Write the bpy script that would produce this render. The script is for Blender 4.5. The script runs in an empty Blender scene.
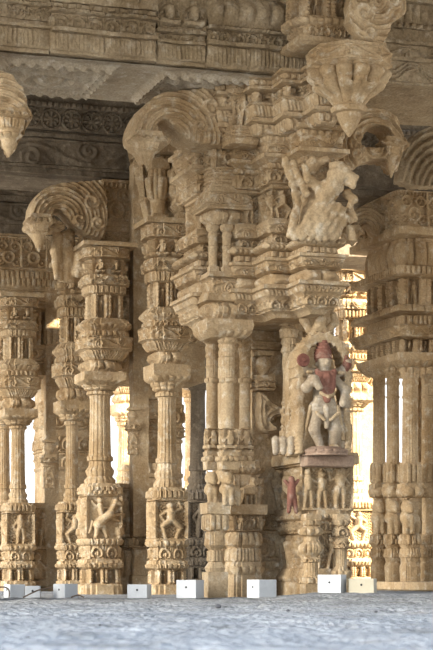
import bpy, math, random
import numpy as np
from mathutils import Matrix, Vector

# ------------------------------------------------------------------ setup
F = 1880.0            # focal length in pixels of the 433x650 frame
HX, HY = 216.5, 575.0 # principal point / eye level in the frame
CAMZ = 0.183
TH = math.radians(18) # the hall's grid is turned 18 degrees
CT, ST = math.cos(TH), math.sin(TH)
SC = bpy.context.scene
COL = SC.collection
rng = np.random.default_rng(7)
TAB = rng.random((48, 48, 48))


def vnoise(P, f, seed=0):
    q = np.asarray(P) * f + seed * 7.31 + 1000.0
    i = np.floor(q).astype(int)
    t = q - i
    t = t * t * (3 - 2 * t)
    r = 0
    for dx in (0, 1):
        for dy in (0, 1):
            for dz in (0, 1):
                w = (t[:, 0] if dx else 1 - t[:, 0]) * (t[:, 1] if dy else 1 - t[:, 1]) * (t[:, 2] if dz else 1 - t[:, 2])
                r = r + w * TAB[(i[:, 0] + dx) % 48, (i[:, 1] + dy) % 48, (i[:, 2] + dz) % 48]
    return r - 0.5


# ------------------------------------------------------------------ materials
def stone(name, c1, c2, c3, rough=0.9, bump=0.35, scale=1.0, dist=0.012, speck=.55, soot=.5):
    m = bpy.data.materials.new(name)
    m.use_nodes = True
    nt = m.node_tree
    N, L = nt.nodes, nt.links
    b = N['Principled BSDF']
    tc = N.new('ShaderNodeTexCoord')
    geo = N.new('ShaderNodeNewGeometry')
    n1 = N.new('ShaderNodeTexNoise'); n1.inputs['Scale'].default_value = 2.6 * scale; n1.inputs['Detail'].default_value = 6
    n2 = N.new('ShaderNodeTexNoise'); n2.inputs['Scale'].default_value = 13 * scale; n2.inputs['Detail'].default_value = 8; n2.inputs['Roughness'].default_value = .65
    n3 = N.new('ShaderNodeTexNoise'); n3.inputs['Scale'].default_value = 60 * scale; n3.inputs['Detail'].default_value = 4
    vo = N.new('ShaderNodeTexVoronoi'); vo.inputs['Scale'].default_value = 34 * scale
    for n in (n1, n2, n3, vo):
        L.new(geo.outputs['Position'], n.inputs['Vector'])
    r1 = N.new('ShaderNodeValToRGB'); r1.color_ramp.elements[0].position = .36; r1.color_ramp.elements[1].position = .64
    r1.color_ramp.elements[0].color = (*c1, 1); r1.color_ramp.elements[1].color = (*c2, 1)
    L.new(n1.outputs['Fac'], r1.inputs['Fac'])
    r2 = N.new('ShaderNodeValToRGB'); r2.color_ramp.elements[0].position = .52; r2.color_ramp.elements[1].position = .72
    r2.color_ramp.elements[0].color = (0, 0, 0, 1); r2.color_ramp.elements[1].color = (.8, .8, .8, 1)
    L.new(n2.outputs['Fac'], r2.inputs['Fac'])
    mx = N.new('ShaderNodeMixRGB'); mx.inputs['Color2'].default_value = (*c3, 1)
    L.new(r2.outputs['Color'], mx.inputs['Fac']); L.new(r1.outputs['Color'], mx.inputs['Color1'])
    mm = N.new('ShaderNodeMixRGB'); mm.blend_type = 'MULTIPLY'; mm.inputs['Fac'].default_value = speck
    r3 = N.new('ShaderNodeValToRGB'); r3.color_ramp.elements[0].position = .3; r3.color_ramp.elements[1].position = .62
    r3.color_ramp.elements[0].color = (.5, .47, .43, 1); r3.color_ramp.elements[1].color = (1, 1, 1, 1)
    L.new(n3.outputs['Fac'], r3.inputs['Fac']); L.new(mx.outputs['Color'], mm.inputs['Color1']); L.new(r3.outputs['Color'], mm.inputs['Color2'])
    # smoky weathering in broad vertical patches
    mp = N.new('ShaderNodeMapping'); mp.inputs['Scale'].default_value = (1.9, 1.9, .8); mp.inputs['Location'].default_value = (3.1, 1.7, 5.3)
    n4 = N.new('ShaderNodeTexNoise'); n4.inputs['Scale'].default_value = 2.4 * scale; n4.inputs['Detail'].default_value = 7; n4.inputs['Roughness'].default_value = .62
    L.new(geo.outputs['Position'], mp.inputs['Vector']); L.new(mp.outputs['Vector'], n4.inputs['Vector'])
    r4 = N.new('ShaderNodeValToRGB'); r4.color_ramp.elements[0].position = .50; r4.color_ramp.elements[1].position = .72
    r4.color_ramp.elements[0].color = (0, 0, 0, 1); r4.color_ramp.elements[1].color = (soot, soot, soot, 1)
    L.new(n4.outputs['Fac'], r4.inputs['Fac'])
    ms = N.new('ShaderNodeMixRGB'); ms.blend_type = 'MULTIPLY'; ms.inputs['Color2'].default_value = (.40, .33, .27, 1)
    L.new(r4.outputs['Color'], ms.inputs['Fac']); L.new(mm.outputs['Color'], ms.inputs['Color1'])
    L.new(ms.outputs['Color'], b.inputs['Base Color'])
    b.inputs['Roughness'].default_value = rough
    b.inputs['Specular IOR Level'].default_value = .2
    ad = N.new('ShaderNodeMath'); ad.operation = 'ADD'
    ml = N.new('ShaderNodeMath'); ml.operation = 'MULTIPLY'; ml.inputs[1].default_value = .5
    L.new(vo.outputs['Distance'], ml.inputs[0]); L.new(n2.outputs['Fac'], ad.inputs[0]); L.new(ml.outputs[0], ad.inputs[1])
    bp = N.new('ShaderNodeBump'); bp.inputs['Strength'].default_value = bump; bp.inputs['Distance'].default_value = dist
    L.new(ad.outputs[0], bp.inputs['Height']); L.new(bp.outputs['Normal'], b.inputs['Normal'])
    return m


M_STONE = stone('carved_granite', (.385, .265, .14), (.53, .40, .245), (.71, .63, .49), bump=.55)
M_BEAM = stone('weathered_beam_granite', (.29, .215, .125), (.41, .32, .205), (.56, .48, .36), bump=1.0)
M_DARK = stone('soot_and_shade_granite', (.15, .12, .085), (.24, .195, .14), (.36, .30, .225), bump=.5)  # sooty for the beams; on the back pillar the darkness is painted shade
M_PALE = stone('limewashed_granite', (.36, .275, .18), (.47, .385, .275), (.64, .58, .49))
M_SOFFIT = stone('bleached_soffit_granite', (.38, .31, .215), (.50, .43, .325), (.62, .56, .47), bump=.9)
M_RED = stone('red_ochre_stone', (.22, .09, .065), (.28, .135, .095), (.44, .33, .25))
M_DUSTY = stone('ochre_dusted_stone', (.33, .22, .155), (.39, .28, .20), (.50, .40, .30))
M_FLOOR = stone('paving_granite', (.27, .285, .295), (.40, .41, .415), (.56, .565, .56), bump=1.0, scale=.8, dist=.03, soot=.6)
M_GROUND = stone('dusty_earth', (.55, .45, .32), (.66, .56, .42), (.72, .64, .50))
M_BOX = stone('white_painted_board', (.54, .55, .55), (.58, .59, .59), (.62, .63, .63), rough=.6, bump=.02, speck=.05, soot=0)
M_BOXB = stone('cream_painted_board', (.44, .39, .28), (.48, .43, .32), (.52, .47, .36), rough=.6, bump=.02, speck=.05, soot=0)


def plain(name, c, r=.7):
    m = bpy.data.materials.new(name); m.use_nodes = True
    b = m.node_tree.nodes['Principled BSDF']
    b.inputs['Base Color'].default_value = (*c, 1); b.inputs['Roughness'].default_value = r
    return m


M_HOLE = plain('black_hole_rim', (.02, .02, .02))
M_CABLE = plain('brown_cable', (.16, .11, .07))
M_PEBBLE = plain('dark_pebble', (.06, .06, .065))


# ------------------------------------------------------------------ object helpers
def zy(y, Y):                       # height of a photo row at distance Y
    return (HY - y) * Y / F + CAMZ


def wx(px, Y):
    return (px - HX) * Y / F


def link(o):
    COL.objects.link(o)
    return o


def thing(name, label, cat, loc=(0, 0, 0), rot=TH, group=None):
    o = link(bpy.data.objects.new(name, None))
    o.empty_display_size = .2
    o.location = loc; o.rotation_euler = (0, 0, rot)
    o['label'] = label; o['category'] = cat
    if group: o['group'] = group
    return o


def sub(name, parent):
    o = link(bpy.data.objects.new(name, None))
    o.parent = parent
    return o


def world_of(o):
    m = Matrix.LocRotScale(o.location, o.rotation_euler, o.scale)
    return world_of(o.parent) @ m if o.parent else m


def place(o, parent, loc, rot):
    W = Matrix.LocRotScale(Vector(loc), Matrix.Rotation(rot, 3, 'Z').to_quaternion(), None)
    if parent:
        o.parent = parent
        W = world_of(parent).inverted() @ W
    o.location = W.to_translation(); o.rotation_euler = W.to_euler()
    return o


def mesh_obj(name, V, Q, mat, parent=None, loc=(0, 0, 0), rot=0.0, smooth=True, extra=None, ang=30):
    me = bpy.data.meshes.new(name)
    faces = [tuple(q) for q in np.asarray(Q).tolist()]
    if extra: faces += extra
    me.from_pydata(np.asarray(V, float).tolist(), [], faces)
    me.validate()
    if smooth:
        me.polygons.foreach_set('use_smooth', np.ones(len(me.polygons), bool))
        me.set_sharp_from_angle(angle=math.radians(ang))
    me.materials.append(mat)
    o = link(bpy.data.objects.new(name, me))
    place(o, parent, loc, rot)
    return o


# ------------------------------------------------------------------ relief motifs
def caps(x, y, segs):
    h = np.zeros_like(x)
    for (ax, ay, ra, bx, by, rb) in segs:
        dx, dy = bx - ax, by - ay
        L2 = dx * dx + dy * dy + 1e-9
        t = np.clip(((x - ax) * dx + (y - ay) * dy) / L2, 0, 1)
        d2 = (x - ax - t * dx) ** 2 + (y - ay - t * dy) ** 2
        r = ra + (rb - ra) * t
        h = np.maximum(h, np.sqrt(np.maximum(0, r * r - d2)) / .13)
    return 1.45 * h / (1 + .42 * h)


STAND = [(0, .86, .085, 0, .9, .085), (0, .93, .06, 0, 1.0, .03), (0, .56, .10, 0, .72, .13), (-.1, .74, .05, -.22, .58, .045), (-.22, .58, .045, -.12, .46, .04),
         (.1, .74, .05, .24, .66, .045), (.24, .66, .045, .26, .86, .04), (-.05, .5, .09, -.08, .26, .065), (-.08, .26, .06, -.09, .03, .05), (.06, .5, .09, .1, .26, .065), (.1, .26, .06, .08, .03, .05)]
DANCE = [(.03, .86, .085, .03, .88, .085), (0, .52, .10, .02, .72, .12), (-.1, .74, .05, -.26, .82, .045), (-.26, .82, .045, -.2, .98, .04), (.12, .74, .05, .28, .62, .045), (.28, .62, .045, .18, .5, .04),
         (-.05, .48, .09, -.24, .32, .07), (-.24, .32, .06, -.12, .04, .05), (.06, .48, .09, .22, .36, .07), (.22, .36, .06, .14, .04, .05)]
PAIR = [(-.16, .84, .08, -.16, .86, .08), (.17, .8, .08, .17, .82, .08), (-.15, .5, .09, -.16, .7, .1), (.16, .48, .09, .17, .66, .1), (-.2, .45, .07, -.24, .04, .05), (-.1, .45, .07, -.06, .04, .05), (.12, .42, .07, .1, .04, .05), (.22, .42, .07, .28, .04, .05), (-.08, .68, .045, .08, .62, .045), (.27, .64, .045, .34, .82, .04)]
HORSE = [(-.15, .32, .13, -.06, .42, .1), (-.06, .42, .1, .12, .56, .125), (.14, .6, .1, .26, .84, .06), (.28, .88, .085, .42, .8, .05), (.2, .54, .06, .42, .58, .045), (.42, .58, .045, .42, .42, .035), (.16, .48, .06, .34, .42, .045),
         (-.16, .3, .09, -.2, .03, .05), (-.04, .28, .08, .06, .03, .05), (-.06, .58, .06, -.1, .78, .08), (-.1, .9, .065, -.1, .92, .065), (-.06, .74, .04, .12, .72, .035), (-.02, .52, .05, .02, .3, .04), (-.18, .76, .035, -.3, .9, .03), (.34, .2, .07, .36, .12, .08), (.36, .02, .05, .4, .28, .04), (-.28, .4, .04, -.36, .12, .04)]
LION = [(-.22, .48, .17, .2, .42, .14), (-.28, .74, .17, -.34, .76, .16), (-.42, .68, .09, -.46, .66, .06), (-.28, .4, .08, -.32, .04, .06), (-.14, .38, .07, -.12, .04, .05), (.22, .36, .1, .26, .04, .06), (.12, .3, .07, .1, .04, .05), (.3, .5, .04, .38, .8, .04)]
SEAT = [(0, .8, .1, 0, .83, .1), (0, .4, .13, 0, .6, .15), (-.14, .62, .05, -.28, .42, .05), (.14, .62, .05, .28, .42, .05), (-.28, .22, .09, .2, .16, .08), (.28, .22, .09, -.2, .16, .08)]
FIGS = [STAND, DANCE, PAIR, DANCE, STAND]


def sstep(a, b, x):
    t = np.clip((x - a) / (b - a), 0, 1)
    return t * t * (3 - 2 * t)


def motif(code, s, v, H, L, seed):
    """relief height in metres; s metres along the side, v 0 bottom..1 top, H band height, L side length"""
    k = code[0]
    win = np.minimum(sstep(0, .12, v), sstep(0, .12, 1 - v))

    def cells(p):
        n = np.maximum(1, np.round(L / p))
        q = (s / np.maximum(L, 1e-6) + .5) * n
        i = np.clip(np.floor(q), 0, n - 1)
        return i, q - i - .5, L / n         # index, -.5...5, cell width
    big = code.isupper()
    if k in 'dD':
        i, x, w = cells(.06 if k == 'd' else .1)
        return .016 * win * sstep(.36, .28, np.abs(x))
    if k in 'pP':
        i, x, w = cells(.07 if k == 'p' else .15)
        a = .018 if k == 'p' else .038
        e = 1 - (2 * x) ** 2
        return a * np.sqrt(np.maximum(0, e)) * (.35 + .65 * np.sin(math.pi * np.clip(v, 0, 1)))
    if k in 'bB':
        i, x, w = cells(max(float(np.mean(H)) * 1.05, .03))
        r2 = (2 * x) ** 2 + (2 * v - 1) ** 2
        return .022 * np.sqrt(np.maximum(0, 1 - r2))
    if k in 'vV':
        i, x, w = cells(max(float(np.mean(H)) * 1.9, .1))
        sg = np.where(i % 2 == 0, 1, -1)
        c = .5 + .28 * np.cos(math.pi * x) * sg
        st = np.exp(-((v - c) / .09) ** 2)
        xx, yy = x * w / H, (v - .5 + .16 * sg)
        r = np.hypot(xx, yy); th = np.arctan2(yy, xx)
        sp = (np.cos(r * 26 - th * sg) * .5 + .5) * sstep(.42, .3, r)
        edge = np.where((v < .1) | (v > .9), 1.0, 0)
        return .016 * np.maximum(np.maximum(st, sp), edge)
    if k in 'fF':
        if k == 'f':
            i, x, w = cells(.032)
            return .014 * win * np.sqrt(np.maximum(0, 1 - (2 * x) ** 2))
        i, x, w = cells(max(float(np.mean(H)) * .72, .12))
        out = np.zeros_like(s)
        for j, fg in enumerate(FIGS):
            mk = ((i * 3 + seed) % len(FIGS)).astype(int) == j
            if mk.any():
                flip = np.where((i + seed) % 2 == 0, 1, -1)
                out[mk] = caps((x * w / H * flip)[mk] * 1.02, v[mk] * 1.06 - .02, fg)
        edge = np.where((v < .05) | (v > .96), .6, 0)
        leaf = .28 * np.abs(np.sin(x * w * 95 + 2 * np.sin(v * H * 70)) * np.sin(v * H * 80 + 1.3 * np.sin(x * w * 60)))
        return .058 * np.maximum(np.maximum(out, edge), leaf) - .026
    if k in 'hHlLsS':
        fg = {'h': HORSE, 'l': LION, 's': SEAT}[k.lower()]
        i, x, w = cells(max(float(np.mean(H)) * .98, .12))
        flip = np.where((i + seed) % 2 == 0, 1, -1)
        return .062 * caps(x * w / H * flip, v * 1.04 - .02, fg) - .022
    if k in 'kK':
        i, x, w = cells(max(float(np.mean(H)) * 1.2, .09))
        xx, yy = x * w / H, v - .38
        r = np.hypot(xx, yy)
        ring = np.exp(-((r - .42) / .1) ** 2) * (v > .1) + .7 * sstep(.24, .12, r)
        fin = np.exp(-((np.abs(xx) - .56) / .05) ** 2) * .5
        return .026 * np.maximum(ring, fin) - .006
    if k in 'nN':
        i, x, w = cells(.16 if k == 'n' else .24)
        ax = np.abs(x)
        pil = np.sqrt(np.maximum(0, 1 - ((ax - .38) / .12) ** 2))
        ring = 1 + .25 * np.cos(v * 40)
        body = np.where(ax > .25, .018 * pil * ring, -.05)
        fig = caps(x * w / H * 1.6, v * 1.1 - .02, STAND) * .05
        body = np.where(ax > .25, body, body + fig)
        return np.where((v < .06) | (v > .94), .006, body)
    if k in 'rR':
        i, x, w = cells(max(float(np.mean(H)) * .95, .12))
        xx, yy = x * w / H, v - .5
        r = np.hypot(xx, yy); th = np.arctan2(yy, xx)
        pet = (.5 + .5 * np.cos(8 * th)) * sstep(.4, .3, r) * sstep(.1, .16, r)
        rim = np.exp(-((r - .43) / .035) ** 2)
        core = np.sqrt(np.maximum(0, 1 - (r / .13) ** 2))
        return .024 * np.maximum(np.maximum(pet, rim), core)
    if k in 'oO':                                            # medallion scroll with a frame
        i, x, w = cells(max(float(np.mean(H)) * .8, .16))
        xx, yy = x * w / H, v - .48
        ax = np.abs(xx)
        r1 = np.hypot(xx, yy + .12); r2 = np.hypot(ax - .2, yy - .22); r3 = np.hypot(ax - .26, yy + .25)
        a = np.maximum(np.cos(r1 * 38) * .5 + .5, 0) * sstep(.3, .22, r1)
        b = (np.cos(r2 * 44) * .5 + .5) * sstep(.2, .14, r2)
        c = (np.cos(r3 * 44) * .5 + .5) * sstep(.17, .11, r3)
        fr = np.where((np.abs(x) > .46) | (v > .95) | (v < .05), 1.0, 0)
        fr2 = np.where((v > .86), .8 * (np.cos(xx * 60) * .5 + .5), 0)
        return .028 * np.maximum.reduce([a, b, c, fr, fr2])
    if k in 'zZ':
        i, x, w = cells(max(float(np.mean(H)) * 2.2, .12))
        c = .5 + .3 * np.cos(2 * math.pi * x)
        d = np.abs(v - c)
        return .02 * (np.exp(-(d / .07) ** 2) + np.exp(-((d - .22) / .06) ** 2))
    if k in 'gG':
        n = np.maximum(1, np.round(H / .03))
        return .012 * (np.cos(v * n * 2 * math.pi) * .5 + .5)
    if k in 'wW':                                            # bulging pots side by side
        i, x, w = cells(.13)
        prof = .5 + .5 * np.cos((v - .55) * 6.0)
        return .05 * np.sqrt(np.maximum(0, 1 - (2.05 * x) ** 2)) * prof
    return np.zeros_like(s)


# ------------------------------------------------------------------ plan shapes and stacks
STEPS = ((.0, 0.0), (.50, .5), (.80, 1.0))


def plan_xy(plan, side, u, c=.14):
    if plan == 'sq':
        x, y = u, np.ones_like(u)
    elif plan == 'red':
        au = np.abs(u)
        d = np.where(au < .46, 0, np.where(au < .78, c * .5, c))
        x, y = u * (1 - c), 1 - d
    else:
        ph = u * math.pi / 4
        if plan == 'rnd':
            x, y = np.sin(ph), np.cos(ph)
        elif plan == 'oct':
            r = math.cos(math.pi / 8) * 1.04 / np.cos(((ph + math.pi / 8) % (math.pi / 4)) - math.pi / 8)
            x, y = np.sin(ph) * r, np.cos(ph) * r
        elif plan == 'lob':
            r = 1 - .15 * (1 - np.abs(np.cos(ph * 6)))
            x, y = np.sin(ph) * r, np.cos(ph) * r
        else:                                                # 16 sides, every second one fluted in
            r = 1 - .05 * (np.cos(ph * 16) > .2)
            x, y = np.sin(ph) * r, np.cos(ph) * r
    # side 0 faces -b (front), 1 faces +a, 2 faces +b, 3 faces -a
    if side == 0: return x, -y
    if side == 1: return y, x
    if side == 2: return -x, y
    return -y, -x


def stack_m(name, rows, mat, parent, loc, rot=TH, res=.0088, erode=.004, seed=0, hz=None, fine=(1, .5, .4, 1)):
    """rows from bottom to top: (z, half_a, half_b, plan, motif of the band above this row), metres; z above loc"""
    hz = hz or res
    WA = max(r[1] for r in rows); WB = max(r[2] for r in rows)
    us, sd = [], []
    for k in range(4):
        L = 2 * (WA if k in (0, 2) else WB)
        n = max(6, int(L / res * fine[k]))
        us.append(np.linspace(-1, 1, n + 1)[:-1]); sd.append(np.full(n, k))
    U = np.concatenate(us); S = np.concatenate(sd); n = len(U)
    ringsP, lay = [], []
    for j in range(len(rows)):
        z, a, b, plan, mo = rows[j]
        if j == len(rows) - 1:
            lay.append((z, a, b, plan, '', 1.0, 1.0)); break
        z2, a2, b2, plan2, _ = rows[j + 1]
        H = z2 - z
        if H < 1e-4:
            lay.append((z, a, b, plan, '', 0, 1.0)); continue
        m = max(1, int(H / hz)) if (mo or abs(a2 - a) + abs(b2 - b) > .002) else max(1, int(H / .03))
        for q in range(m):
            t = q / m
            lay.append((z + H * t, a + (a2 - a) * t, b + (b2 - b) * t, plan if t < .5 or plan2 in ('sq', 'red') else plan, mo, t, H))
    V = []
    for li, (z, a, b, plan, mo, t, H) in enumerate(lay):
        x = np.empty(n); y = np.empty(n)
        for k in range(4):
            mk = S == k
            px, py = plan_xy(plan, k, U[mk])
            x[mk] = px; y[mk] = py
        nx = np.select([S == 1, S == 3], [1.0, -1.0], 0.0); ny = np.select([S == 0, S == 2], [-1.0, 1.0], 0.0)
        X, Y = x * a, y * b
        if plan not in ('sq', 'red'):
            r = np.hypot(x, y) + 1e-9; nx, ny = x / r, y / r
            side_len = np.full(n, (a + b) * math.pi / 4); 
        else:
            side_len = np.where((S == 0) | (S == 2), 2 * a, 2 * b)
        if mo:
            d = np.zeros(n)
            for k in range(4):
                mk = S == k
                d[mk] = motif(mo, U[mk] * side_len[mk] / 2, np.full(mk.sum(), t), H, side_len[mk], seed + k + int(H * 997))
            d *= 1.4
            cap = .32 * min(a, b)
            d = np.clip(d, -cap, cap)
            if plan in ('sq', 'red'):
                d = d * sstep(1.0, .93, np.abs(U))
            X = X + nx * d; Y = Y + ny * d
        V.append(np.stack([X, Y, np.full(n, z)], 1))
    V = np.concatenate(V)
    if erode:
        R = np.hypot(V[:, 0], V[:, 1])[:, None] + 1e-9
        Wp = V + np.array([loc[0], loc[1], 0])
        nn = vnoise(Wp, 9, seed) * 1.6 + vnoise(Wp, 31, seed + 1) * 1.1 + np.minimum(0, vnoise(Wp, 5, seed + 2) + .22) * 6
        dirn = np.stack([V[:, 0], V[:, 1], np.zeros(len(V))], 1) / R
        V = V + dirn * (nn * erode)[:, None]
        V[:, 2] += vnoise(Wp, 13, seed + 5) * erode * .8
    m = len(lay)
    i = np.arange(m - 1)[:, None] * n; j = np.arange(n)[None]; j2 = (j + 1) % n
    Q = np.stack([i + j, i + j2, i + n + j2, i + n + j], -1).reshape(-1, 4)
    extra = [tuple(range(n - 1, -1, -1)), tuple(range((m - 1) * n, m * n))]
    return mesh_obj(name, V, Q, mat, parent, loc, rot, extra=extra)


def stack(name, px, Y, rows, mat, parent, rot=TH, kw=1.26, **k):
    """rows top to bottom in photo pixels at distance Y: (y, half or full width..., plan, motif of the band below)"""
    s = Y / F
    out = []
    for r in rows:
        y = r[0]
        if len(r) == 4:                                      # (y, visible width, plan, motif)
            w = r[1] / 2 / (kw if r[2] in ('sq', 'red') else 1.0); a = b = w
            plan, mo = r[2], r[3]
        else:
            a, b, plan, mo = r[1:]
        out.append([zy(y, Y), a * s, b * s, plan, mo])
    z0 = out[-1][0]
    up = []
    for i in range(len(out) - 1, -1, -1):
        z, a, b, plan, _ = out[i]
        mo = out[i - 1][4] if i > 0 else ''
        up.append((z - z0, a, b, plan, mo))
    return stack_m(name, up, mat, parent, (wx(px, Y), Y, z0), rot, **k)


def polystack(name, pts, rows, mat, parent, px, Y, rot=TH, res=.0088, erode=.004, seed=0, fine=None):
    """pts: plan corners in metres (a, b), anticlockwise seen from above; rows top to bottom: (y at distance Y, offset px, motif below)"""
    P = np.array(pts, float); n = len(P)
    e = np.roll(P, -1, 0) - P; Ln = np.hypot(e[:, 0], e[:, 1]); e = e / Ln[:, None]
    nr = np.stack([e[:, 1], -e[:, 0]], 1)
    mit = nr + np.roll(nr, 1, 0)                              # right-angled corners
    up = []
    for i in range(len(rows) - 1, -1, -1):
        y, off, _ = rows[i]
        up.append((zy(y, Y), off * Y / F, rows[i - 1][2] if i else ''))
    z0 = up[0][0]
    t, sd = [], []
    for k in range(n):
        m = max(3, int(Ln[k] / (res * (fine[k] if fine else 1))))
        t.append(np.linspace(0, 1, m + 1)[:-1]); sd.append(np.full(m, k))
    t = np.concatenate(t); sd = np.concatenate(sd); N = len(t)
    lay = []
    for j in range(len(up)):
        z, o, mo = up[j]
        if j == len(up) - 1: lay.append((z, o, '', 1., 1.)); break
        z2, o2, _ = up[j + 1]; H = z2 - z
        if H < 1e-4: lay.append((z, o, '', 0., 1.)); continue
        m = max(1, int(H / res))
        for q in range(m): lay.append((z + H * q / m, o + (o2 - o) * q / m, mo, q / m, H))
    V = []
    for z, o, mo, tv, H in lay:
        A = P + mit * o; B = np.roll(A, -1, 0)
        X = A[sd] + (B - A)[sd] * t[:, None]
        L_ = np.hypot(*(B - A).T)[sd]
        if mo:
            d = np.zeros(N)
            for k in range(n):
                mk = sd == k
                d[mk] = motif(mo, (t[mk] - .5) * L_[mk], np.full(mk.sum(), tv), H, L_[mk], seed + k + int(H * 997))
            d = d * 1.4 * sstep(0, .06, np.minimum(t, 1 - t))
            X = X + nr[sd] * d[:, None]
        V.append(np.column_stack([X, np.full(N, z - z0)]))
    V = np.concatenate(V)
    loc = (wx(px, Y), Y, z0)
    Wp = V + np.array([loc[0], loc[1], 0])
    nn = vnoise(Wp, 9, seed) * 1.6 + vnoise(Wp, 31, seed + 1) * 1.1 + np.minimum(0, vnoise(Wp, 5, seed + 2) + .22) * 6
    D = np.tile(np.column_stack([nr[sd], np.zeros(N)]), (len(lay), 1))
    V = V + D * (nn * erode)[:, None]
    V[:, 2] += vnoise(Wp, 13, seed + 5) * erode * .8
    m = len(lay)
    i = np.arange(m - 1)[:, None] * N; j = np.arange(N)[None]; j2 = (j + 1) % N
    Q = np.stack([i + j, i + j2, i + N + j2, i + N + j], -1).reshape(-1, 4)
    return mesh_obj(name, V, Q, mat, parent, loc, rot, extra=[tuple(range(N - 1, -1, -1)), tuple(range((m - 1) * N, m * N))])


# ------------------------------------------------------------------ implicit shapes (surface nets)
def snet(f, lo, hi, h):
    lo = np.array(lo, float); hi = np.array(hi, float)
    nn = np.maximum(3, np.ceil((hi - lo) / h).astype(int) + 1)
    ax = [lo[i] + h * np.arange(nn[i]) for i in range(3)]
    X, Y, Z = np.meshgrid(*ax, indexing='ij')
    v = f(X, Y, Z)
    for a in range(3):                                       # keep the border outside, so the surface closes
        sl = [slice(None)] * 3
        sl[a] = 0; v[tuple(sl)] = np.maximum(v[tuple(sl)], h * .3)
        sl[a] = -1; v[tuple(sl)] = np.maximum(v[tuple(sl)], h * .3)
    ins = v < 0
    c = [(i, j, k) for i in (0, 1) for j in (0, 1) for k in (0, 1)]

    def sh(arr, o):
        return arr[o[0]:arr.shape[0] - 1 + o[0], o[1]:arr.shape[1] - 1 + o[1], o[2]:arr.shape[2] - 1 + o[2]]
    cnt = sum(sh(ins, o).astype(int) for o in c)
    act = (cnt > 0) & (cnt < 8)
    acc = np.zeros(act.shape + (3,)); num = np.zeros(act.shape)
    for o in c:
        for a in range(3):
            if o[a] == 0:
                o2 = list(o); o2[a] = 1
                v1, v2 = sh(v, o), sh(v, tuple(o2))
                cr = (v1 < 0) != (v2 < 0)
                t = np.where(cr, v1 / np.where(cr, v1 - v2, 1), 0)
                p = [np.where(cr, float(o[q]), 0) for q in range(3)]
                p[a] = np.where(cr, t, 0)
                for q in range(3): acc[..., q] += p[q]
                num += cr
    idx = np.full(act.shape, -1); I = np.argwhere(act); idx[act] = np.arange(len(I))
    P = lo + h * (I + acc[act] / num[act][:, None])
    Q = []
    for a in range(3):
        b, d = (a + 1) % 3, (a + 2) % 3
        s1 = [slice(None)] * 3; s1[a] = slice(0, -1)
        s2 = [slice(None)] * 3; s2[a] = slice(1, None)
        A, B = ins[tuple(s1)], ins[tuple(s2)]
        e = np.argwhere(A != B)
        e = e[(e[:, b] > 0) & (e[:, d] > 0) & (e[:, b] < nn[b] - 1) & (e[:, d] < nn[d] - 1)]
        if not len(e): continue
        eb = np.zeros(3, int); eb[b] = 1; ed = np.zeros(3, int); ed[d] = 1
        g = lambda q: idx[q[:, 0], q[:, 1], q[:, 2]]
        q = np.stack([g(e - eb - ed), g(e - ed), g(e), g(e - eb)], 1)
        fl = ~A[e[:, 0], e[:, 1], e[:, 2]]
        q[fl] = q[fl][:, ::-1]
        Q.append(q)
    return P, np.concatenate(Q)


def sd_caps(X, Y, Z, segs, k=.02):
    d = None
    for (ax, ay, az, ra, bx, by, bz, rb) in segs:
        dx, dy, dz = bx - ax, by - ay, bz - az
        L2 = dx * dx + dy * dy + dz * dz + 1e-9
        t = np.clip(((X - ax) * dx + (Y - ay) * dy + (Z - az) * dz) / L2, 0, 1)
        e = np.sqrt((X - ax - t * dx) ** 2 + (Y - ay - t * dy) ** 2 + (Z - az - t * dz) ** 2) - (ra + (rb - ra) * t)
        if d is None: d = e
        else:
            h = np.clip(.5 + .5 * (d - e) / k, 0, 1)
            d = d + (e - d) * h - k * h * (1 - h)
    return d


def sd_poly(x, y, poly):
    P = np.asarray(poly, float)
    d = np.full(x.shape, 1e9); s = np.ones(x.shape)
    n = len(P)
    for i in range(n):
        a, b = P[i], P[i - 1]
        ex, ey = b - a
        wx_, wy_ = x - a[0], y - a[1]
        t = np.clip((wx_ * ex + wy_ * ey) / (ex * ex + ey * ey + 1e-12), 0, 1)
        d = np.minimum(d, (wx_ - ex * t) ** 2 + (wy_ - ey * t) ** 2)
        c1 = y >= a[1]; c2 = y < b[1]; c3 = ex * wy_ > ey * wx_
        s = np.where((c1 & c2 & c3) | (~c1 & ~c2 & ~c3), -s, s)
    return s * np.sqrt(d)


def smooth_poly(poly, it=2):
    P = [np.array(p, float) for p in poly]
    for _ in range(it):
        Q = []
        for i in range(len(P)):
            a, b = P[i], P[(i + 1) % len(P)]
            Q += [a * .75 + b * .25, a * .25 + b * .75]
        P = Q
    return P


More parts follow.
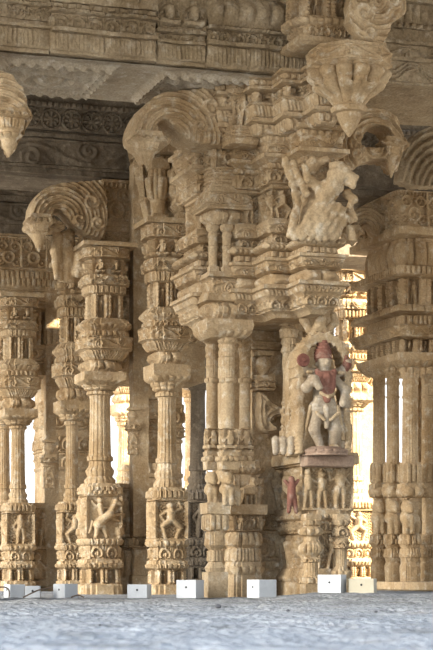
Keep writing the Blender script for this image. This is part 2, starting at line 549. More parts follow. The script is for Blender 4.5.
def plate(name, poly, Y, thick, mat, parent, h=.010, groove=.05, gd=.03, seed=0, it=2, hole=None, rot=TH, ctr=None, curls=()):
    """a thick carved bracket: photo outline set at distance Y, running along the hall's a axis"""
    x0 = sum(p[0] for p in poly) / len(poly)
    X0 = wx(x0, Y)
    def loc(p):
        r = (p[0] - HX) / F                                   # ray x/y ratio
        # point on plane through (X0,Y) along a: (X0+a*CT)/(Y+a*ST)=r
        a = (r * Y - X0) / (CT - r * ST)
        d = Y + a * ST
        return (a, (HY - p[1]) * d / F + CAMZ)
    P = np.array([loc(p) for p in smooth_poly(poly, it)])
    z0 = P[:, 1].min(); P[:, 1] -= z0
    HP = None
    if hole:
        HP = np.array([loc(p) for p in smooth_poly(hole, 1)]); HP[:, 1] -= z0
    CC = None
    if ctr: CC = np.array(loc(ctr)) - (0, z0)
    CU = [(np.array(loc(c[:2])) - (0, z0), c[2] * Y / F) for c in curls]
    lo = (P[:, 0].min() - .03, -thick - .05, -.03); hi = (P[:, 0].max() + .03, thick + .05, P[:, 1].max() + .03)

    def f(A, B, Z):
        d2 = sd_poly(A[:, 0, :], Z[:, 0, :], P)
        if HP is not None: d2 = np.maximum(d2, -sd_poly(A[:, 0, :], Z[:, 0, :], HP))
        a_, z_ = A[:, 0, :], Z[:, 0, :]
        rr = d2 if CC is None else np.hypot(a_ - CC[0], z_ - CC[1])
        g = (np.cos(rr / groove * 2 * math.pi) * .5 + .5) * gd
        g = g + .5 * gd * (np.cos(rr / groove * math.pi) * .5 + .5)
        for c_, R_ in CU:                                     # raised curls
            r_ = np.hypot(a_ - c_[0], z_ - c_[1]); t_ = np.arctan2(z_ - c_[1], a_ - c_[0])
            k_ = sstep(R_, R_ * .8, r_)
            g = g * (1 - k_) + k_ * (gd * (np.cos(r_ / R_ * 9 - t_) * .5 + .5) - .02)
        q = np.stack([A[:, 0, :].ravel(), Z[:, 0, :].ravel(), np.zeros(d2.size)], 1)
        nz = vnoise(q, 22, seed).reshape(d2.shape) * .03
        T = thick - g + nz * 1.3 - .5 * thick * np.exp(d2 / .016) * .2
        return np.maximum((d2 + nz * .4)[:, None, :], np.abs(B) - T[:, None, :])
    V, Q = snet(f, lo, hi, h)
    return mesh_obj(name, V, Q, mat, parent, (X0, Y, z0), rot, ang=60)


def sculpt(name, fn, lo, hi, h, mat, parent, loc, rot=TH, amp=.006, seed=0):
    def f(X, Y, Z):
        v = fn(X, Y, Z)
        q = np.stack([X.ravel(), Y.ravel(), Z.ravel()], 1)
        return v + (vnoise(q, 30, seed) * amp * 1.5).reshape(v.shape)
    V, Q = snet(f, lo, hi, h)
    return mesh_obj(name, V, Q, mat, parent, loc, rot, ang=70)


# ------------------------------------------------------------------ a colonnette of the hall
KEYS = [222, 284, 366, 396, 462, 488, 597]
UPPER = [(222, 54, 'sq', ''), (227, 54, 'sq', ''), (227, 47, 'red', 'v'), (240, 46, 'red', ''), (240, 40, 'red', 's'), (261, 39, 'red', ''), (261, 44, 'red', ''), (264, 46, 'red', 'z'),
         (273, 46, 'red', ''), (274, 41, 'red', 'd'), (284, 40, 'red', ''), (284, 36, 'red', 'n'), (310, 36, 'red', ''), (310, 42, 'red', ''), (313, 47, 'red', ''), (316, 52, 'red', 'p'),
         (321, 46, 'red', ''), (323, 44, 'red', 'd'), (329, 46, 'red', ''), (329, 52, 'red', 'v'), (342, 50, 'red', ''), (344, 46, 'red', 'f'), (353, 36, 'red', '')]
LOBES = [(353, 34, 'red', 'W'), (366, 38, 'red', ''), (366, 48, 'sq', ''), (377, 48, 'sq', 'p'), (383, 38, 'sq', 'p'), (388, 27, 'rnd', 'p'), (392, 22, 'rnd', '')]
SHAFT = [(392, 22, 'flu', ''), (394, 25, 'flu', ''), (397, 25, 'flu', ''), (398, 20, 'flu', ''), (402, 18.5, 'flu', ''), (450, 20, 'flu', ''), (458, 21, 'flu', ''), (459, 24, 'flu', ''),
         (463, 24, 'flu', ''), (464, 20, 'flu', ''), (469, 21, 'flu', ''), (474, 27, 'flu', ''), (478, 25, 'flu', ''), (480, 23, 'flu', ''), (484, 29, 'flu', ''), (488, 28, 'flu', '')]
BASE = [(488, 42, 'red', ''), (491, 45, 'red', 'd'), (499, 46, 'red', ''), (500, 43, 'sq', 'F'), (541, 43, 'sq', ''), (541, 48, 'red', 'p'), (547, 45, 'red', ''), (547, 42, 'red', 'k'),
        (560, 42, 'red', ''), (561, 47, 'red', ''), (564, 48, 'red', 'd'), (569, 45, 'red', ''), (570, 41, 'red', 'n'), (584, 42, 'red', ''), (585, 48, 'red', ''), (597, 49, 'red', '')]


def colonnette(parent, px, Y, keys, ws, mat, name='colonnette', shaft_w=1.0, seed=0, top=True, base_motif=None, cap_w=1.0, up=(0, 1.0), mat2=None):
    c = sub(name, parent)

    def mp(rows, k=1.0):
        o = []
        md = 43 if rows in (BASE, UPPER) else None
        for (y, w, p, m) in rows:
            if md: w = md + (w - md) * 1.35 + 1.5
            if base_motif and m == 'F': m = base_motif
            o.append((float(np.interp(y, KEYS, keys)), w * ws * k, p, m))
        return o
    stack('base', px, Y, mp(BASE), mat, c, seed=seed)
    stack('shaft', px, Y, mp(SHAFT, shaft_w), mat2 or mat, c, seed=seed + 1, erode=.002, res=.008)
    stack('capital', px, Y, mp(LOBES, cap_w), mat, c, seed=seed + 2)
    if top: stack('shrine_block', px + up[0], Y, mp(UPPER, up[1]), mat, c, seed=seed + 3)
    return c


# ================================================================== SETTING
# floor: worn paving slabs
RISE = .034


def floor_mesh():
    ys = np.concatenate([np.arange(2.2, 7, .02), np.arange(7, 25.01, .05)])
    xs = np.concatenate([np.arange(-9, -2.4, .3), np.arange(-2.4, 2.6, .035), np.arange(2.6, 12.1, .3)])
    X, Y = np.meshgrid(xs, ys, indexing='ij')
    P = np.stack([X.ravel(), Y.ravel(), np.zeros(X.size)], 1)
    A = P[:, 0] * CT + P[:, 1] * ST; B = -P[:, 0] * ST + P[:, 1] * CT
    row = np.floor(B / .9); bf = B / .9 - row
    col = (A + row * .37) / 1.3; cf = col - np.floor(col)
    jd = np.minimum(np.minimum(bf, 1 - bf) * .9, np.minimum(cf, 1 - cf) * 1.3)
    Z = vnoise(P, 1.1, 3) * .014 + vnoise(P, 4.5, 4) * .022 + vnoise(P, 12, 5) * .012 - .02 * sstep(.03, .0, jd)
    tilt = (np.sin(row * 12.9 + np.floor(col) * 78.2) * .5) * .008
    Z = np.where(Y.ravel() < 15.2, Z + tilt, (Z + tilt) * np.clip((15.8 - Y.ravel()) / .6, .15, 1)) - .006
    P[:, 2] = Z + RISE * sstep(.25, .85, P[:, 0] + 0) * sstep(13.6, 14.6, P[:, 1])
    n, m = X.shape
    i = np.arange(n - 1)[:, None] * m; j = np.arange(m - 1)[None]
    Q = np.stack([i + j, i + m + j, i + m + j + 1, i + j + 1], -1).reshape(-1, 4)
    o = mesh_obj('floor', P, Q, M_FLOOR, ang=80)
    o['kind'] = 'structure'
    return o


floor_mesh()


def box_obj(name, lo, hi, mat, parent=None, loc=(0, 0, 0), rot=0., bevel=0.0):
    x0, y0, z0 = lo; x1, y1, z1 = hi
    V = [(x0, y0, z0), (x1, y0, z0), (x1, y1, z0), (x0, y1, z0), (x0, y0, z1), (x1, y0, z1), (x1, y1, z1), (x0, y1, z1)]
    Q = [(0, 3, 2, 1), (4, 5, 6, 7), (0, 1, 5, 4), (1, 2, 6, 5), (2, 3, 7, 6), (3, 0, 4, 7)]
    o = mesh_obj(name, V, Q, mat, parent, loc, rot, smooth=False)
    if bevel:
        md = o.modifiers.new('bevel', 'BEVEL'); md.width = bevel; md.segments = 2
    return o


g = box_obj('ground', (-60, 24.9, -.4), (60, 120, -.03), M_GROUND); g['kind'] = 'structure'
for nm, lo, hi in (('ceiling', (-9, -5.5, 0), (3, 9.3, .3)), ('sun_block_east', (3, -5.5, 0), (14, 3.6, .3)), ('sun_block_wing', (1.8, -18, 0), (14, -5.5, .3))):  # east and wing roof slabs are added out of view to block the sun
    cl = box_obj(nm, lo, hi, M_DARK, None, (0, 15.1, 5.2), TH); cl['kind'] = 'structure'  # main roof is carried forward, unseen, to darken the upper beams
RAISE = .125
pf = stack_m('floor_terrace', [(0, 2.6, 3.2, 'sq', ''), (.05, 2.6, 3.2, 'sq', ''), (.05, 2.65, 3.25, 'sq', ''), (RAISE, 2.65, 3.25, 'sq', '')], M_STONE, None, (4.02, 20.1, -.01), TH, res=.06, erode=.006)
pf['kind'] = 'structure'

# ================================================================== BEAMS
def beam(label, cx, cy, z0, half, rows, depth, mat, soffit=True, seed=0, name='stone_beam'):
    t = thing(name, label, 'beam', (cx, cy, z0), TH, 'carved stone beams over the hall')
    t['kind'] = 'thing'
    stack_m('carved_face', rows, mat, t, (cx, cy, z0), TH, res=.0125, seed=seed, erode=.016, fine=(1, .2, .15, .2))
    return t


def beam_rows(half, hb, bands):
    out = []
    z = 0
    for (h, off, mo) in bands:
        out.append((z, half, hb + off, 'sq', mo)); z += h
        out.append((z, half, hb + off, 'sq', ''))
    return out


# front row: lower edge runs from (X-1.64,Y14.3) to (X.51,Y14.98), 4.18 m up
BW = .62
c0 = Vector((-.56 - 0.0, 14.64)) + Vector((-ST, CT)) * BW
TOPB = [(.05, .09, ''), (.2, .06, 'v')]
BANDS = {
    'a': [(.03, -.02, ''), (.15, .0, 'f'), (.02, .04, ''), (.05, -.03, ''), (.10, -.01, 'r'), (.03, .04, 'B'), (.04, .0, ''), (.17, .05, 'W')] + TOPB,
    'b': [(.02, -.01, ''), (.14, .0, 'f'), (.03, .05, ''), (.12, -.01, 'k'), (.03, .05, 'b'), (.05, .0, 'D'), (.2, .03, 'W')] + TOPB,
    'c': [(.03, -.02, ''), (.13, .0, 'f'), (.02, .03, ''), (.06, -.02, 'v'), (.03, .04, 'd'), (.26, .03, 'S'), (.02, .06, '')] + TOPB,
    'd': [(.02, .0, ''), (.15, .0, 'f'), (.03, .05, ''), (.09, .0, 'k'), (.03, .06, 'B'), (.24, .02, 'W'), (.03, .08, '')] + TOPB,
    'e': [(.02, .0, ''), (.16, .02, 'z'), (.03, .05, ''), (.11, .0, 'v'), (.03, .04, ''), (.1, .0, ''), (.04, .05, 'd'), (.16, .03, 'p')] + TOPB,
}
b1 = thing('stone_beam', 'weathered carved beam across the top of the photo with fringe and lotus bands', 'beam', (c0.x, c0.y, 4.18), TH, 'carved stone beams over the hall')
b1['kind'] = 'thing'


def a_of(px):                                                # photo column -> position along the beam's front edge
    r = (px - HX) / F; fx, fy = c0.x + ST * BW, c0.y - CT * BW
    return (r * fy - fx) / (CT - r * ST)


cuts = [-3.6, a_of(50), a_of(156), a_of(206), a_of(345), 3.6]
for q, kk in enumerate('abcde'):
    h_ = (cuts[q + 1] - cuts[q]) / 2 - .006; m_ = (cuts[q + 1] + cuts[q]) / 2
    sh_ = (.0, .03, .0, .015, .0)[q]
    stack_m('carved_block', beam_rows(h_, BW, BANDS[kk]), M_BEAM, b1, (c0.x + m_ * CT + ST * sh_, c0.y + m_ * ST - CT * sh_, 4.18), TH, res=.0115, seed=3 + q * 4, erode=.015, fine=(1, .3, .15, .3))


def soffit_panel(parent, cx, cy, z, half, hb, mat, a0=-1.8, a1=1.1):
    a = np.arange(a0, a1, .014); b = np.arange(-hb * .93, hb * .93, .014)
    A, B = np.meshgrid(a, b, indexing='ij')
    u = (A + .62); w = 1.25
    i = np.floor(u / w + .5); x = u - i * w
    d = np.zeros_like(A)
    fr = np.maximum(np.abs(x) / .42, np.abs(B) / .44)
    d += .022 * np.exp(-((fr - 1) / .06) ** 2) + .018 * np.exp(-((fr - .86) / .03) ** 2)
    r = np.hypot(x, B)
    th = np.arctan2(B, x)
    d += .05 * np.sqrt(np.maximum(0, 1 - (r / .13) ** 2)) + .03 * np.exp(-((r - .2) / .03) ** 2) + .02 * (np.cos(10 * th) * .5 + .5) * sstep(.36, .3, r) * sstep(.22, .26, r)
    d += .02 * (np.sin(A * 60) * np.sin(B * 60) * .5 + .5) * ((fr > .86) & (fr < 1))
    P = np.stack([A.ravel(), B.ravel(), -1.5 * d.ravel()], 1)
    P[:, 2] += vnoise(P * 1.0 + 3, 9, 2) * .012 - .012
    n, m = A.shape
    i = np.arange(n - 1)[:, None] * m; j = np.arange(m - 1)[None]
    Q = np.stack([i + j, i + j + 1, i + m + j + 1, i + m + j], -1).reshape(-1, 4)
    return mesh_obj('soffit_panel', P, Q, mat, parent, (cx, cy, z), TH, ang=60)


soffit_panel(b1, c0.x, c0.y, 4.18, 3.6, BW, M_SOFFIT)

# second row, beyond
Y2 = 18.75
c2 = Vector((wx(60, Y2), Y2)) + Vector((-ST, CT)) * .45
r2 = beam_rows(5.2, .45, [(.05, .0, ''), (.30, .01, 'v'), (.04, .05, ''), (.03, .0, ''), (.22, .06, 'R'), (.05, .1, 'd'), (.3, .04, 'W')])
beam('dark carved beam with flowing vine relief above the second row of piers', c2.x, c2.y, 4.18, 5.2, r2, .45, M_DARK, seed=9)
Y3 = 22.3
c3 = Vector((wx(20, Y3), Y3)) + Vector((-ST, CT)) * .45
r3 = beam_rows(5.5, .45, [(.12, .03, ''), (.3, .0, 'v'), (.06, .04, ''), (.25, .02, 'v'), (.22, .05, 'W')])
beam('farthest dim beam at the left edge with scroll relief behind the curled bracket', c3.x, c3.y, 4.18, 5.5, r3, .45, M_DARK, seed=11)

# ================================================================== PIER I (front)
Y1 = 15.6
P1 = thing('composite_pier', 'large front pier with red-crowned deity statue, twin colonnettes and hanging bud', 'pier', (wx(285, 16), 16, 0), TH, 'composite piers of the hall')
# statue block
stack('statue_base', 311.5, 16.0, [(455, 30, 48, 'sq', ''), (459, 31, 49, 'sq', ''), (466, 31, 49, 'sq', ''), (467, 27, 45, 'sq', 'F'), (512, 27, 45, 'sq', ''), (512, 30, 48, 'red', ''), (516, 30, 48, 'red', 'd'),
     (521, 28, 46, 'red', ''), (522, 26, 44, 'red', 'k'), (532, 26, 44, 'red', ''), (533, 25, 43, 'red', 'F'), (570, 25, 43, 'red', ''), (571, 27, 45, 'red', ''), (575, 29, 47, 'red', 'p'), (582, 27, 45, 'red', ''), (584, 29, 47, 'red', ''), (598, 29, 47, 'red', '')],
      M_STONE, P1, seed=21)
stack('moulded_pilaster', 311, 15.42, [(514, 19, 'sq', ''), (520, 20, 'sq', 'd'), (526, 16, 'sq', ''), (528, 20, 'oct', 'p'), (535, 20, 'oct', ''), (537, 14, 'oct', ''), (541, 14, 'oct', ''), (544, 20, 'lob', 'p'), (553, 21, 'lob', ''), (557, 14, 'oct', ''), (559, 18, 'sq', 'd'), (563, 14, 'flu', ''), (575, 15, 'flu', ''), (577, 20, 'red', 'd'), (584, 22, 'sq', ''), (598, 22, 'sq', '')], M_STONE, P1, seed=22, res=.008)
stack('moulded_pilaster', 341, 15.5, [(514, 17, 'sq', ''), (520, 18, 'sq', 'd'), (526, 14, 'sq', 'k'), (538, 15, 'sq', ''), (540, 18, 'red', 'v'), (548, 17, 'red', ''), (550, 12, 'flu', ''), (566, 12, 'flu', ''), (570, 17, 'lob', 'p'), (578, 15, 'oct', ''), (580, 19, 'sq', ''), (598, 19, 'sq', '')], M_STONE, P1, seed=24, res=.008)
# back block of the niche
stack('niche_block', 297, 16.42, [(306, 20, 50, 'sq', ''), (330, 20, 50, 'sq', ''), (338, 20, 50, 'sq', 'd'), (346, 17, 46, 'sq', 'n'), (400, 17, 46, 'sq', ''), (402, 18, 47, 'sq', 'g'), (412, 17, 46, 'sq', 'n'), (455, 17, 46, 'sq', '')], M_STONE, P1, seed=25)
# pilaster beside the statue
stack('pilaster', 289, 15.75, [(318, 19, 'red', ''), (322, 20, 'red', 'b'), (327, 17, 'red', ''), (330, 20, 'flu', ''), (338, 18, 'flu', ''), (339, 14, 'flu', ''), (344, 16, 'flu', ''), (346, 13, 'flu', ''), (352, 17, 'flu', ''), (354, 13, 'flu', ''),
     (400, 13, 'flu', ''), (403, 16, 'flu', ''), (405, 14, 'sq', 'k'), (430, 15, 'sq', ''), (431, 19, 'sq', ''), (436, 19, 'sq', 'd'), (445, 17, 'sq', 's'), (456, 20, 'sq', '')], M_STONE, P1, seed=26, res=.008)
# core wall of the pier
stack('core', 262, 16.5, [(110, 30, 45, 'sq', ''), (215, 30, 45, 'sq', ''), (216, 26, 40, 'sq', 'N'), (290, 26, 40, 'sq', ''), (291, 28, 42, 'sq', 'v'), (306, 28, 42, 'sq', ''), (307, 24, 38, 'sq', ''), (345, 24, 38, 'sq', ''), (346, 26, 40, 'sq', 'g'), (354, 25, 39, 'sq', ''),
     (355, 23.5, 37.5, 'sq', ''), (515, 23.5, 38, 'sq', ''), (515, 28, 42, 'sq', 'F'), (531, 28, 42, 'sq', ''), (532, 24, 40, 'sq', ''), (534, 26, 40, 'sq', 'K'), (560, 26, 40, 'sq', ''), (561, 28, 42, 'sq', 'p'), (571, 25, 40, 'sq', ''), (572, 28, 42, 'sq', ''), (600, 28, 42, 'sq', '')], M_STONE, P1, seed=27)
# devices carved on the core wall: vase, block, scroll
stack('carved_vase', 263, 16.02, [(352, 22, 'sq', ''), (356, 22, 'sq', ''), (357, 10, 'rnd', ''), (361, 15, 'rnd', ''), (367, 17, 'rnd', ''), (372, 12, 'rnd', ''), (376, 7, 'rnd', ''), (376, 25, 'sq', ''), (379, 25, 'sq', 'v'), (388, 25, 'sq', ''), (391, 22, 'sq', '')], M_STONE, P1, seed=28, res=.008)
plate('scroll_volute', [(255, 392), (262, 393), (268, 400), (275, 405), (281, 408), (281, 416), (272, 417), (268, 422), (276, 428), (276, 434), (255, 433)], 16.02, .10, M_STONE, P1, h=.009, groove=.04)
# lower lean-to base between twin colonnettes and core
stack('side_base', 243, 15.95, [(462, 46, 'red', ''), (468, 46, 'red', 'b'), (474, 38, 'red', 'L'), (505, 38, 'red', ''), (505, 48, 'sq', ''), (515, 48, 'sq', ''), (515, 44, 'red', 'F'), (531, 44, 'red', ''), (532, 36, 'red', 'p'), (545, 42, 'red', ''), (548, 36, 'red', 'f'), (562, 40, 'red', ''), (566, 44, 'red', 'p'), (574, 42, 'red', ''), (598, 44, 'red', '')], M_STONE, P1, seed=29)
# twin colonnettes
tw = sub('colonnette_cluster', P1)
stack('upper_block', 223, 15.6, [(138, 46, 'sq', ''), (143, 46, 'sq', ''), (144, 38, 'red', 'O'), (172, 38, 'red', ''), (173, 44, 'red', 'g'), (188, 42, 'red', ''), (190, 46, 'red', ''), (196, 50, 'sq', 'v'), (210, 60, 'sq', ''), (213, 58, 'sq', ''), (213, 44, 'red', 'W'), (227, 38, 'red', '')], M_STONE, tw, seed=31)
stack('recess_wall', 233, 16.3, [(335, 42, 'sq', ''), (598, 42, 'sq', '')], M_STONE, tw)
stack('recessed_core', 232, 15.85, [(225, 26, 'sq', ''), (278, 26, 'sq', '')], M_STONE, tw)
for q, (mx_, my_) in enumerate(((213, 15.55), (227, 15.48), (240, 15.62))):
    stack('mini_shaft', mx_, my_, [(225, 13, 'sq', 'p'), (231, 11, 'sq', ''), (232, 9, 'flu', ''), (236, 11, 'flu', ''), (238, 9, 'flu', ''), (246, 9, 'flu', ''), (247, 11, 'flu', ''), (249, 9, 'flu', ''), (266, 9, 'flu', ''), (267, 12, 'sq', ''), (277, 12, 'sq', '')], M_STONE, tw, res=.006, erode=.002)
stack('middle_block', 223, 15.6, [(275, 52, 'sq', ''), (280, 54, 'sq', ''), (281, 47, 'red', 'v'), (296, 48, 'red', ''), (297, 56, 'sq', ''), (304, 61, 'sq', ''), (305, 47, 'red', 'W'), (322, 44, 'red', ''), (322, 60, 'sq', ''), (327, 63, 'sq', ''), (332, 60, 'sq', 'p'), (340, 44, 'sq', '')], M_STONE, tw, seed=33)
for q, (mx_, my_, w_) in enumerate(((212, 15.75, .86), (228, 15.5, 1.0), (245, 15.95, .8))):
    rows_ = [(338, 17, 'sq', 'p'), (343, 17, 'rnd', ''), (345, 14, 'flu', ''), (349, 17, 'flu', ''), (353, 14, 'flu', ''), (357, 16, 'flu', ''), (358, 14, 'flu', ''), (366, 14, 'flu', ''), (367, 16, 'flu', ''), (369, 14, 'flu', ''), (378, 14, 'flu', 'p'), (383, 13.5, 'rnd', ''), (428, 14, 'rnd', ''),
             (429, 18, 'sq', 's'), (452, 18, 'sq', ''), (452, 22, 'sq', ''), (456, 20, 'sq', 'b'), (462, 22, 'sq', ''), (470, 21, 'sq', '')]
    stack('shaft', mx_, my_, [(y, w * w_, p, m) for (y, w, p, m) in rows_], M_STONE if q != 1 else M_STONE, tw, res=.007, erode=.002, seed=q)
stack('pilaster_base', 215, 15.5, [(503, 30, 'sq', ''), (514, 30, 'sq', ''), (514, 23, 'sq', 'd'), (531, 23, 'sq', ''), (531, 19, 'red', ''), (534, 23, 'red', ''), (545, 25, 'red', ''), (550, 15, 'red', 'f'), (562, 15, 'red', ''), (568, 24, 'red', ''), (572, 20, 'red', ''), (572, 26, 'sq', ''), (598, 26, 'sq', '')], M_STONE, tw, seed=35, res=.008)


def lion(name, px, Y, ytop, ybot, parent, flip=1, mat=M_STONE, seed=0, wid=1.0):
    H = (ybot - ytop) * Y / F
    S = lambda v: v * H
    segs = [(-.1, 0, .45, .2, .22, .05, .42, .17), (-.12, -.1, .74, .19, -.12, -.14, .78, .17), (-.12, -.28, .68, .11, -.12, -.36, .64, .08), (-.2, -.14, .42, .1, -.22, -.18, .03, .07), (.0, -.16, .42, .1, .0, -.2, .03, .07),
            (.3, .0, .36, .12, .32, -.04, .03, .07), (.16, .1, .36, .1, .18, .1, .03, .07), (-.26, -.1, .86, .05, -.3, -.08, .98, .03), (.0, -.1, .86, .05, .04, -.08, .98, .03), (.36, .08, .5, .04, .42, .1, .85, .05)]
    segs = [(flip * S(a) * wid, S(b), S(c), S(r), flip * S(d) * wid, S(e), S(f_), S(r2)) for (a, b, c, r, d, e, f_, r2) in segs]
    return sculpt(name, lambda X, Yy, Z: sd_caps(X, Yy, Z, segs, S(.06)), (-S(.75), -S(.6), -.01), (S(.75), S(.45), S(1.08)), S(1.0) / 34, mat, parent, (wx(px, Y), Y, zy(ybot, Y)), TH, seed=seed)


lion('squatting_lion', 213, 15.55, 470, 505, tw, 1, wid=.7)
lion('squatting_lion', 229, 15.48, 470, 505, tw, 1, seed=2, wid=.8)
# capital: long stepped block running back from the front
STAIR = [(0, 0), (0, 1.5), (-.98, 1.5), (-.98, .9), (-.74, .9), (-.74, .6), (-.56, .6), (-.56, .3), (-.37, .3), (-.37, 0)]
FINE = [2.5, 3, 2, 1, 1, 1, 1, 1, 1, 1]
polystack('corbel', STAIR, [(83, 4, ''), (86, 4, ''), (87, 0, 'd'), (92, -1, ''), (93, 2, ''), (95, 2, ''), (96, -6, 'n'), (105, -6, ''), (106, 2, ''), (108, 3, ''), (109, 1, 'f'), (119, -5, ''), (120, 0, ''), (123, 0, ''), (124, -6, 'd'), (129, -8, '')], M_STONE, P1, 345, 15.05, seed=45, fine=FINE)
polystack('corbel_front', [(0, 0), (0, 1.0), (-.8, 1.0), (-.8, .75), (-.6, .75), (-.6, .5), (-.42, .5), (-.42, .25), (-.26, .25), (-.26, 0)], [(65, 4, ''), (68, 4, ''), (69, 0, 'd'), (75, -1, ''), (76, 3, ''), (79, 3, ''), (80, -5, 'n'), (91, -5, ''), (92, 1, ''), (94, 2, ''), (95, 0, 'f'), (107, -4, ''), (108, 1, ''), (112, 1, ''), (113, -5, 'd'), (124, -8, '')], M_STONE, P1, 345, 14.76, seed=46)
polystack('capital', STAIR, [(127, 5, ''), (131, 5, ''), (132, 1, 'd'), (138, 0, ''), (139, -1, 'v'), (149, -2, ''), (150, 4, ''), (154, 4, ''), (155, 1, ''), (158, -4, 'd'), (164, -6, ''), (165, -3, 'k'), (178, -4, ''), (179, -9, ''), (181, -10, 'F'), (214, -10, ''), (215, -4, ''), (218, -3, 'v'), (229, -5, ''), (230, -9, 'k'), (238, -10, ''),
     (239, 0, ''), (241, 1, 'b'), (246, 0, ''), (247, -6, 'd'), (254, -5, ''), (255, 3, ''), (258, 3, ''), (259, 0, 'v'), (268, -2, ''), (270, -7, 'P'), (281, -5, ''), (282, 3, ''), (286, 4, ''), (287, 1, 'f'), (294, -2, ''), (296, -4, 'k'), (307, -6, ''), (309, -12, ''), (313, -16, '')], M_STONE, P1, 345, 15.05, seed=41, fine=FINE)
stack('figure_block', 240, 15.32, [(87, 40, 'sq', ''), (92, 40, 'sq', 'd'), (97, 34, 'red', 'F'), (130, 34, 'red', ''), (131, 40, 'red', 'g'), (141, 44, 'red', ''), (147, 40, 'red', '')], M_STONE, P1, seed=52)
# hanging lotus bud
stack('lotus_pendant', 349, 14.62, [(48, 62, 'sq', ''), (51, 78, 'oct', ''), (54, 79, 'oct', 'v'), (68, 78, 'oct', ''), (69, 80, 'oct', ''), (72, 76, 'lob', 'P'), (84, 68, 'lob', 'P'), (96, 48, 'lob', ''), (104, 34, 'lob', ''), (107, 30, 'oct', ''), (108, 36, 'oct', ''), (113, 34, 'oct', ''), (114, 25, 'rnd', ''), (119, 23, 'rnd', ''), (126, 17, 'rnd', ''), (132, 9, 'rnd', ''), (137, 2, 'rnd', '')], M_STONE, P1, seed=49, res=.009)
stack('pendant_arm', 338, 15.5, [(54, 26, 60, 'sq', 'v'), (74, 26, 58, 'sq', ''), (76, 22, 52, 'red', 'P'), (100, 16, 40, 'red', ''), (112, 14, 36, 'red', '')], M_STONE, P1, seed=50)
# upper block above the bud
stack('upper_corbel', 333, 14.86, [(-45, 50, 30, 'red', 'F'), (-10, 48, 28, 'red', ''), (-8, 53, 32, 'red', 'd'), (0, 52, 31, 'red', ''), (2, 46, 26, 'red', 'N'), (26, 46, 26, 'red', ''), (27, 51, 30, 'red', 'p'), (33, 48, 28, 'red', ''), (34, 44, 26, 'red', 'k'), (45, 40, 24, 'red', ''), (46, 46, 28, 'sq', ''), (51, 46, 28, 'sq', ''), (54, 40, 24, 'sq', '')], M_STONE, P1, seed=51)
plate('curled_corbel', [(352, -30), (398, -30), (402, 0), (405, 14), (396, 20), (389, 24), (386, 36), (378, 48), (366, 50), (356, 42), (352, 30), (345, 20)], 14.5, .1, M_STONE, P1, groove=.042, seed=5, it=1, ctr=(374, 4), curls=((360, 14, 12), (390, 4, 9), (366, 36, 8), (362, -14, 10)))
# curled brackets
plate('scroll_bracket', [(127, 142), (130, 124), (141, 107), (157, 97), (180, 95), (226, 89), (229, 150), (205, 149), (186, 147), (176, 140), (168, 130), (158, 122), (151, 128), (152, 137), (166, 144), (164, 149), (150, 151), (146, 167), (139, 152)], 15.35, .22, M_STONE, P1, groove=.042, gd=.034, seed=6, it=1, ctr=(166, 142), curls=((205, 112, 11), (216, 134, 9), (193, 132, 8)))
plate('scroll_bracket', [(336, 172), (334, 138), (344, 122), (358, 112), (374, 109), (388, 115), (396, 129), (398, 142), (406, 147), (399, 153), (396, 159), (392, 177), (385, 162), (368, 162), (356, 165), (348, 174)], 15.6, .16, M_STONE, P1, groove=.042, gd=.034, seed=7, it=1, ctr=(370, 150), curls=((352, 140, 9), (350, 158, 8)), hole=[(354, 150), (357, 138), (366, 129), (379, 129), (386, 138), (387, 150)])

# rearing leogryph on the capital
def yali():
    Y = 14.98; H = (242 - 163) * Y / F
    S = lambda v: v * H
    raw = [(-.05, .12, .2, .2, .08, .1, .7, .2), (-.34, -.02, .02, .05, -.02, -.12, .5, .05), (-.24, -.04, .02, .05, .06, -.15, .48, .05), (-.14, -.06, .02, .05, .13, -.16, .45, .05), (-.04, -.06, .02, .05, .2, -.16, .42, .05), (.06, -.06, .02, .05, .27, -.15, .38, .05), (.17, -.05, .02, .05, .32, -.12, .3, .05),
           (.04, -.1, .55, .13, .14, -.16, .7, .13), (.16, -.18, .8, .12, .2, -.22, .82, .11), (.28, -.26, .8, .07, .36, -.3, .76, .055), (.28, -.24, .71, .05, .35, -.28, .68, .045), (.12, -.16, .94, .05, .2, -.2, .92, .06), (.22, -.16, .95, .045, .3, -.2, .9, .05), (.1, -.26, .84, .035, .1, -.27, .84, .035), (.22, -.3, .86, .035, .22, -.3, .86, .035),
           (.34, -.1, .6, .06, .42, -.14, .52, .05), (.42, -.14, .52, .05, .36, -.16, .44, .04), (.38, -.08, .4, .06, .44, -.1, .3, .05), (.44, -.1, .3, .05, .38, -.12, .24, .04), (.4, -.04, .18, .06, .42, -.06, .06, .05),
           (-.02, -.08, .66, .08, -.2, -.14, .74, .05), (-.2, -.14, .74, .05, -.26, -.16, .9, .045), (-.46, 0, 1.0, .055, -.3, -.06, .45, .045), (-.36, -.02, .96, .05, -.2, -.1, .56, .045), (-.12, .0, .9, .09, -.1, -.04, .98, .07), (-.02, -.02, .98, .06, .06, -.06, 1.02, .05), (-.3, 0, .4, .06, -.38, 0, .06, .06)]
    segs = [(S(a), S(b), S(c), S(r), S(d), S(e), S(f_), S(r2)) for (a, b, c, r, d, e, f_, r2) in raw]
    return sculpt('rearing_leogryph', lambda X, Yy, Z: sd_caps(X, Yy, Z, segs, S(.022)), (-S(.62), -S(.55), -.02), (S(.6), S(.25), S(1.1)), S(1) / 52, M_STONE, P1, (wx(319, Y), Y, zy(241, Y)), TH, amp=.017, seed=4)


yali()

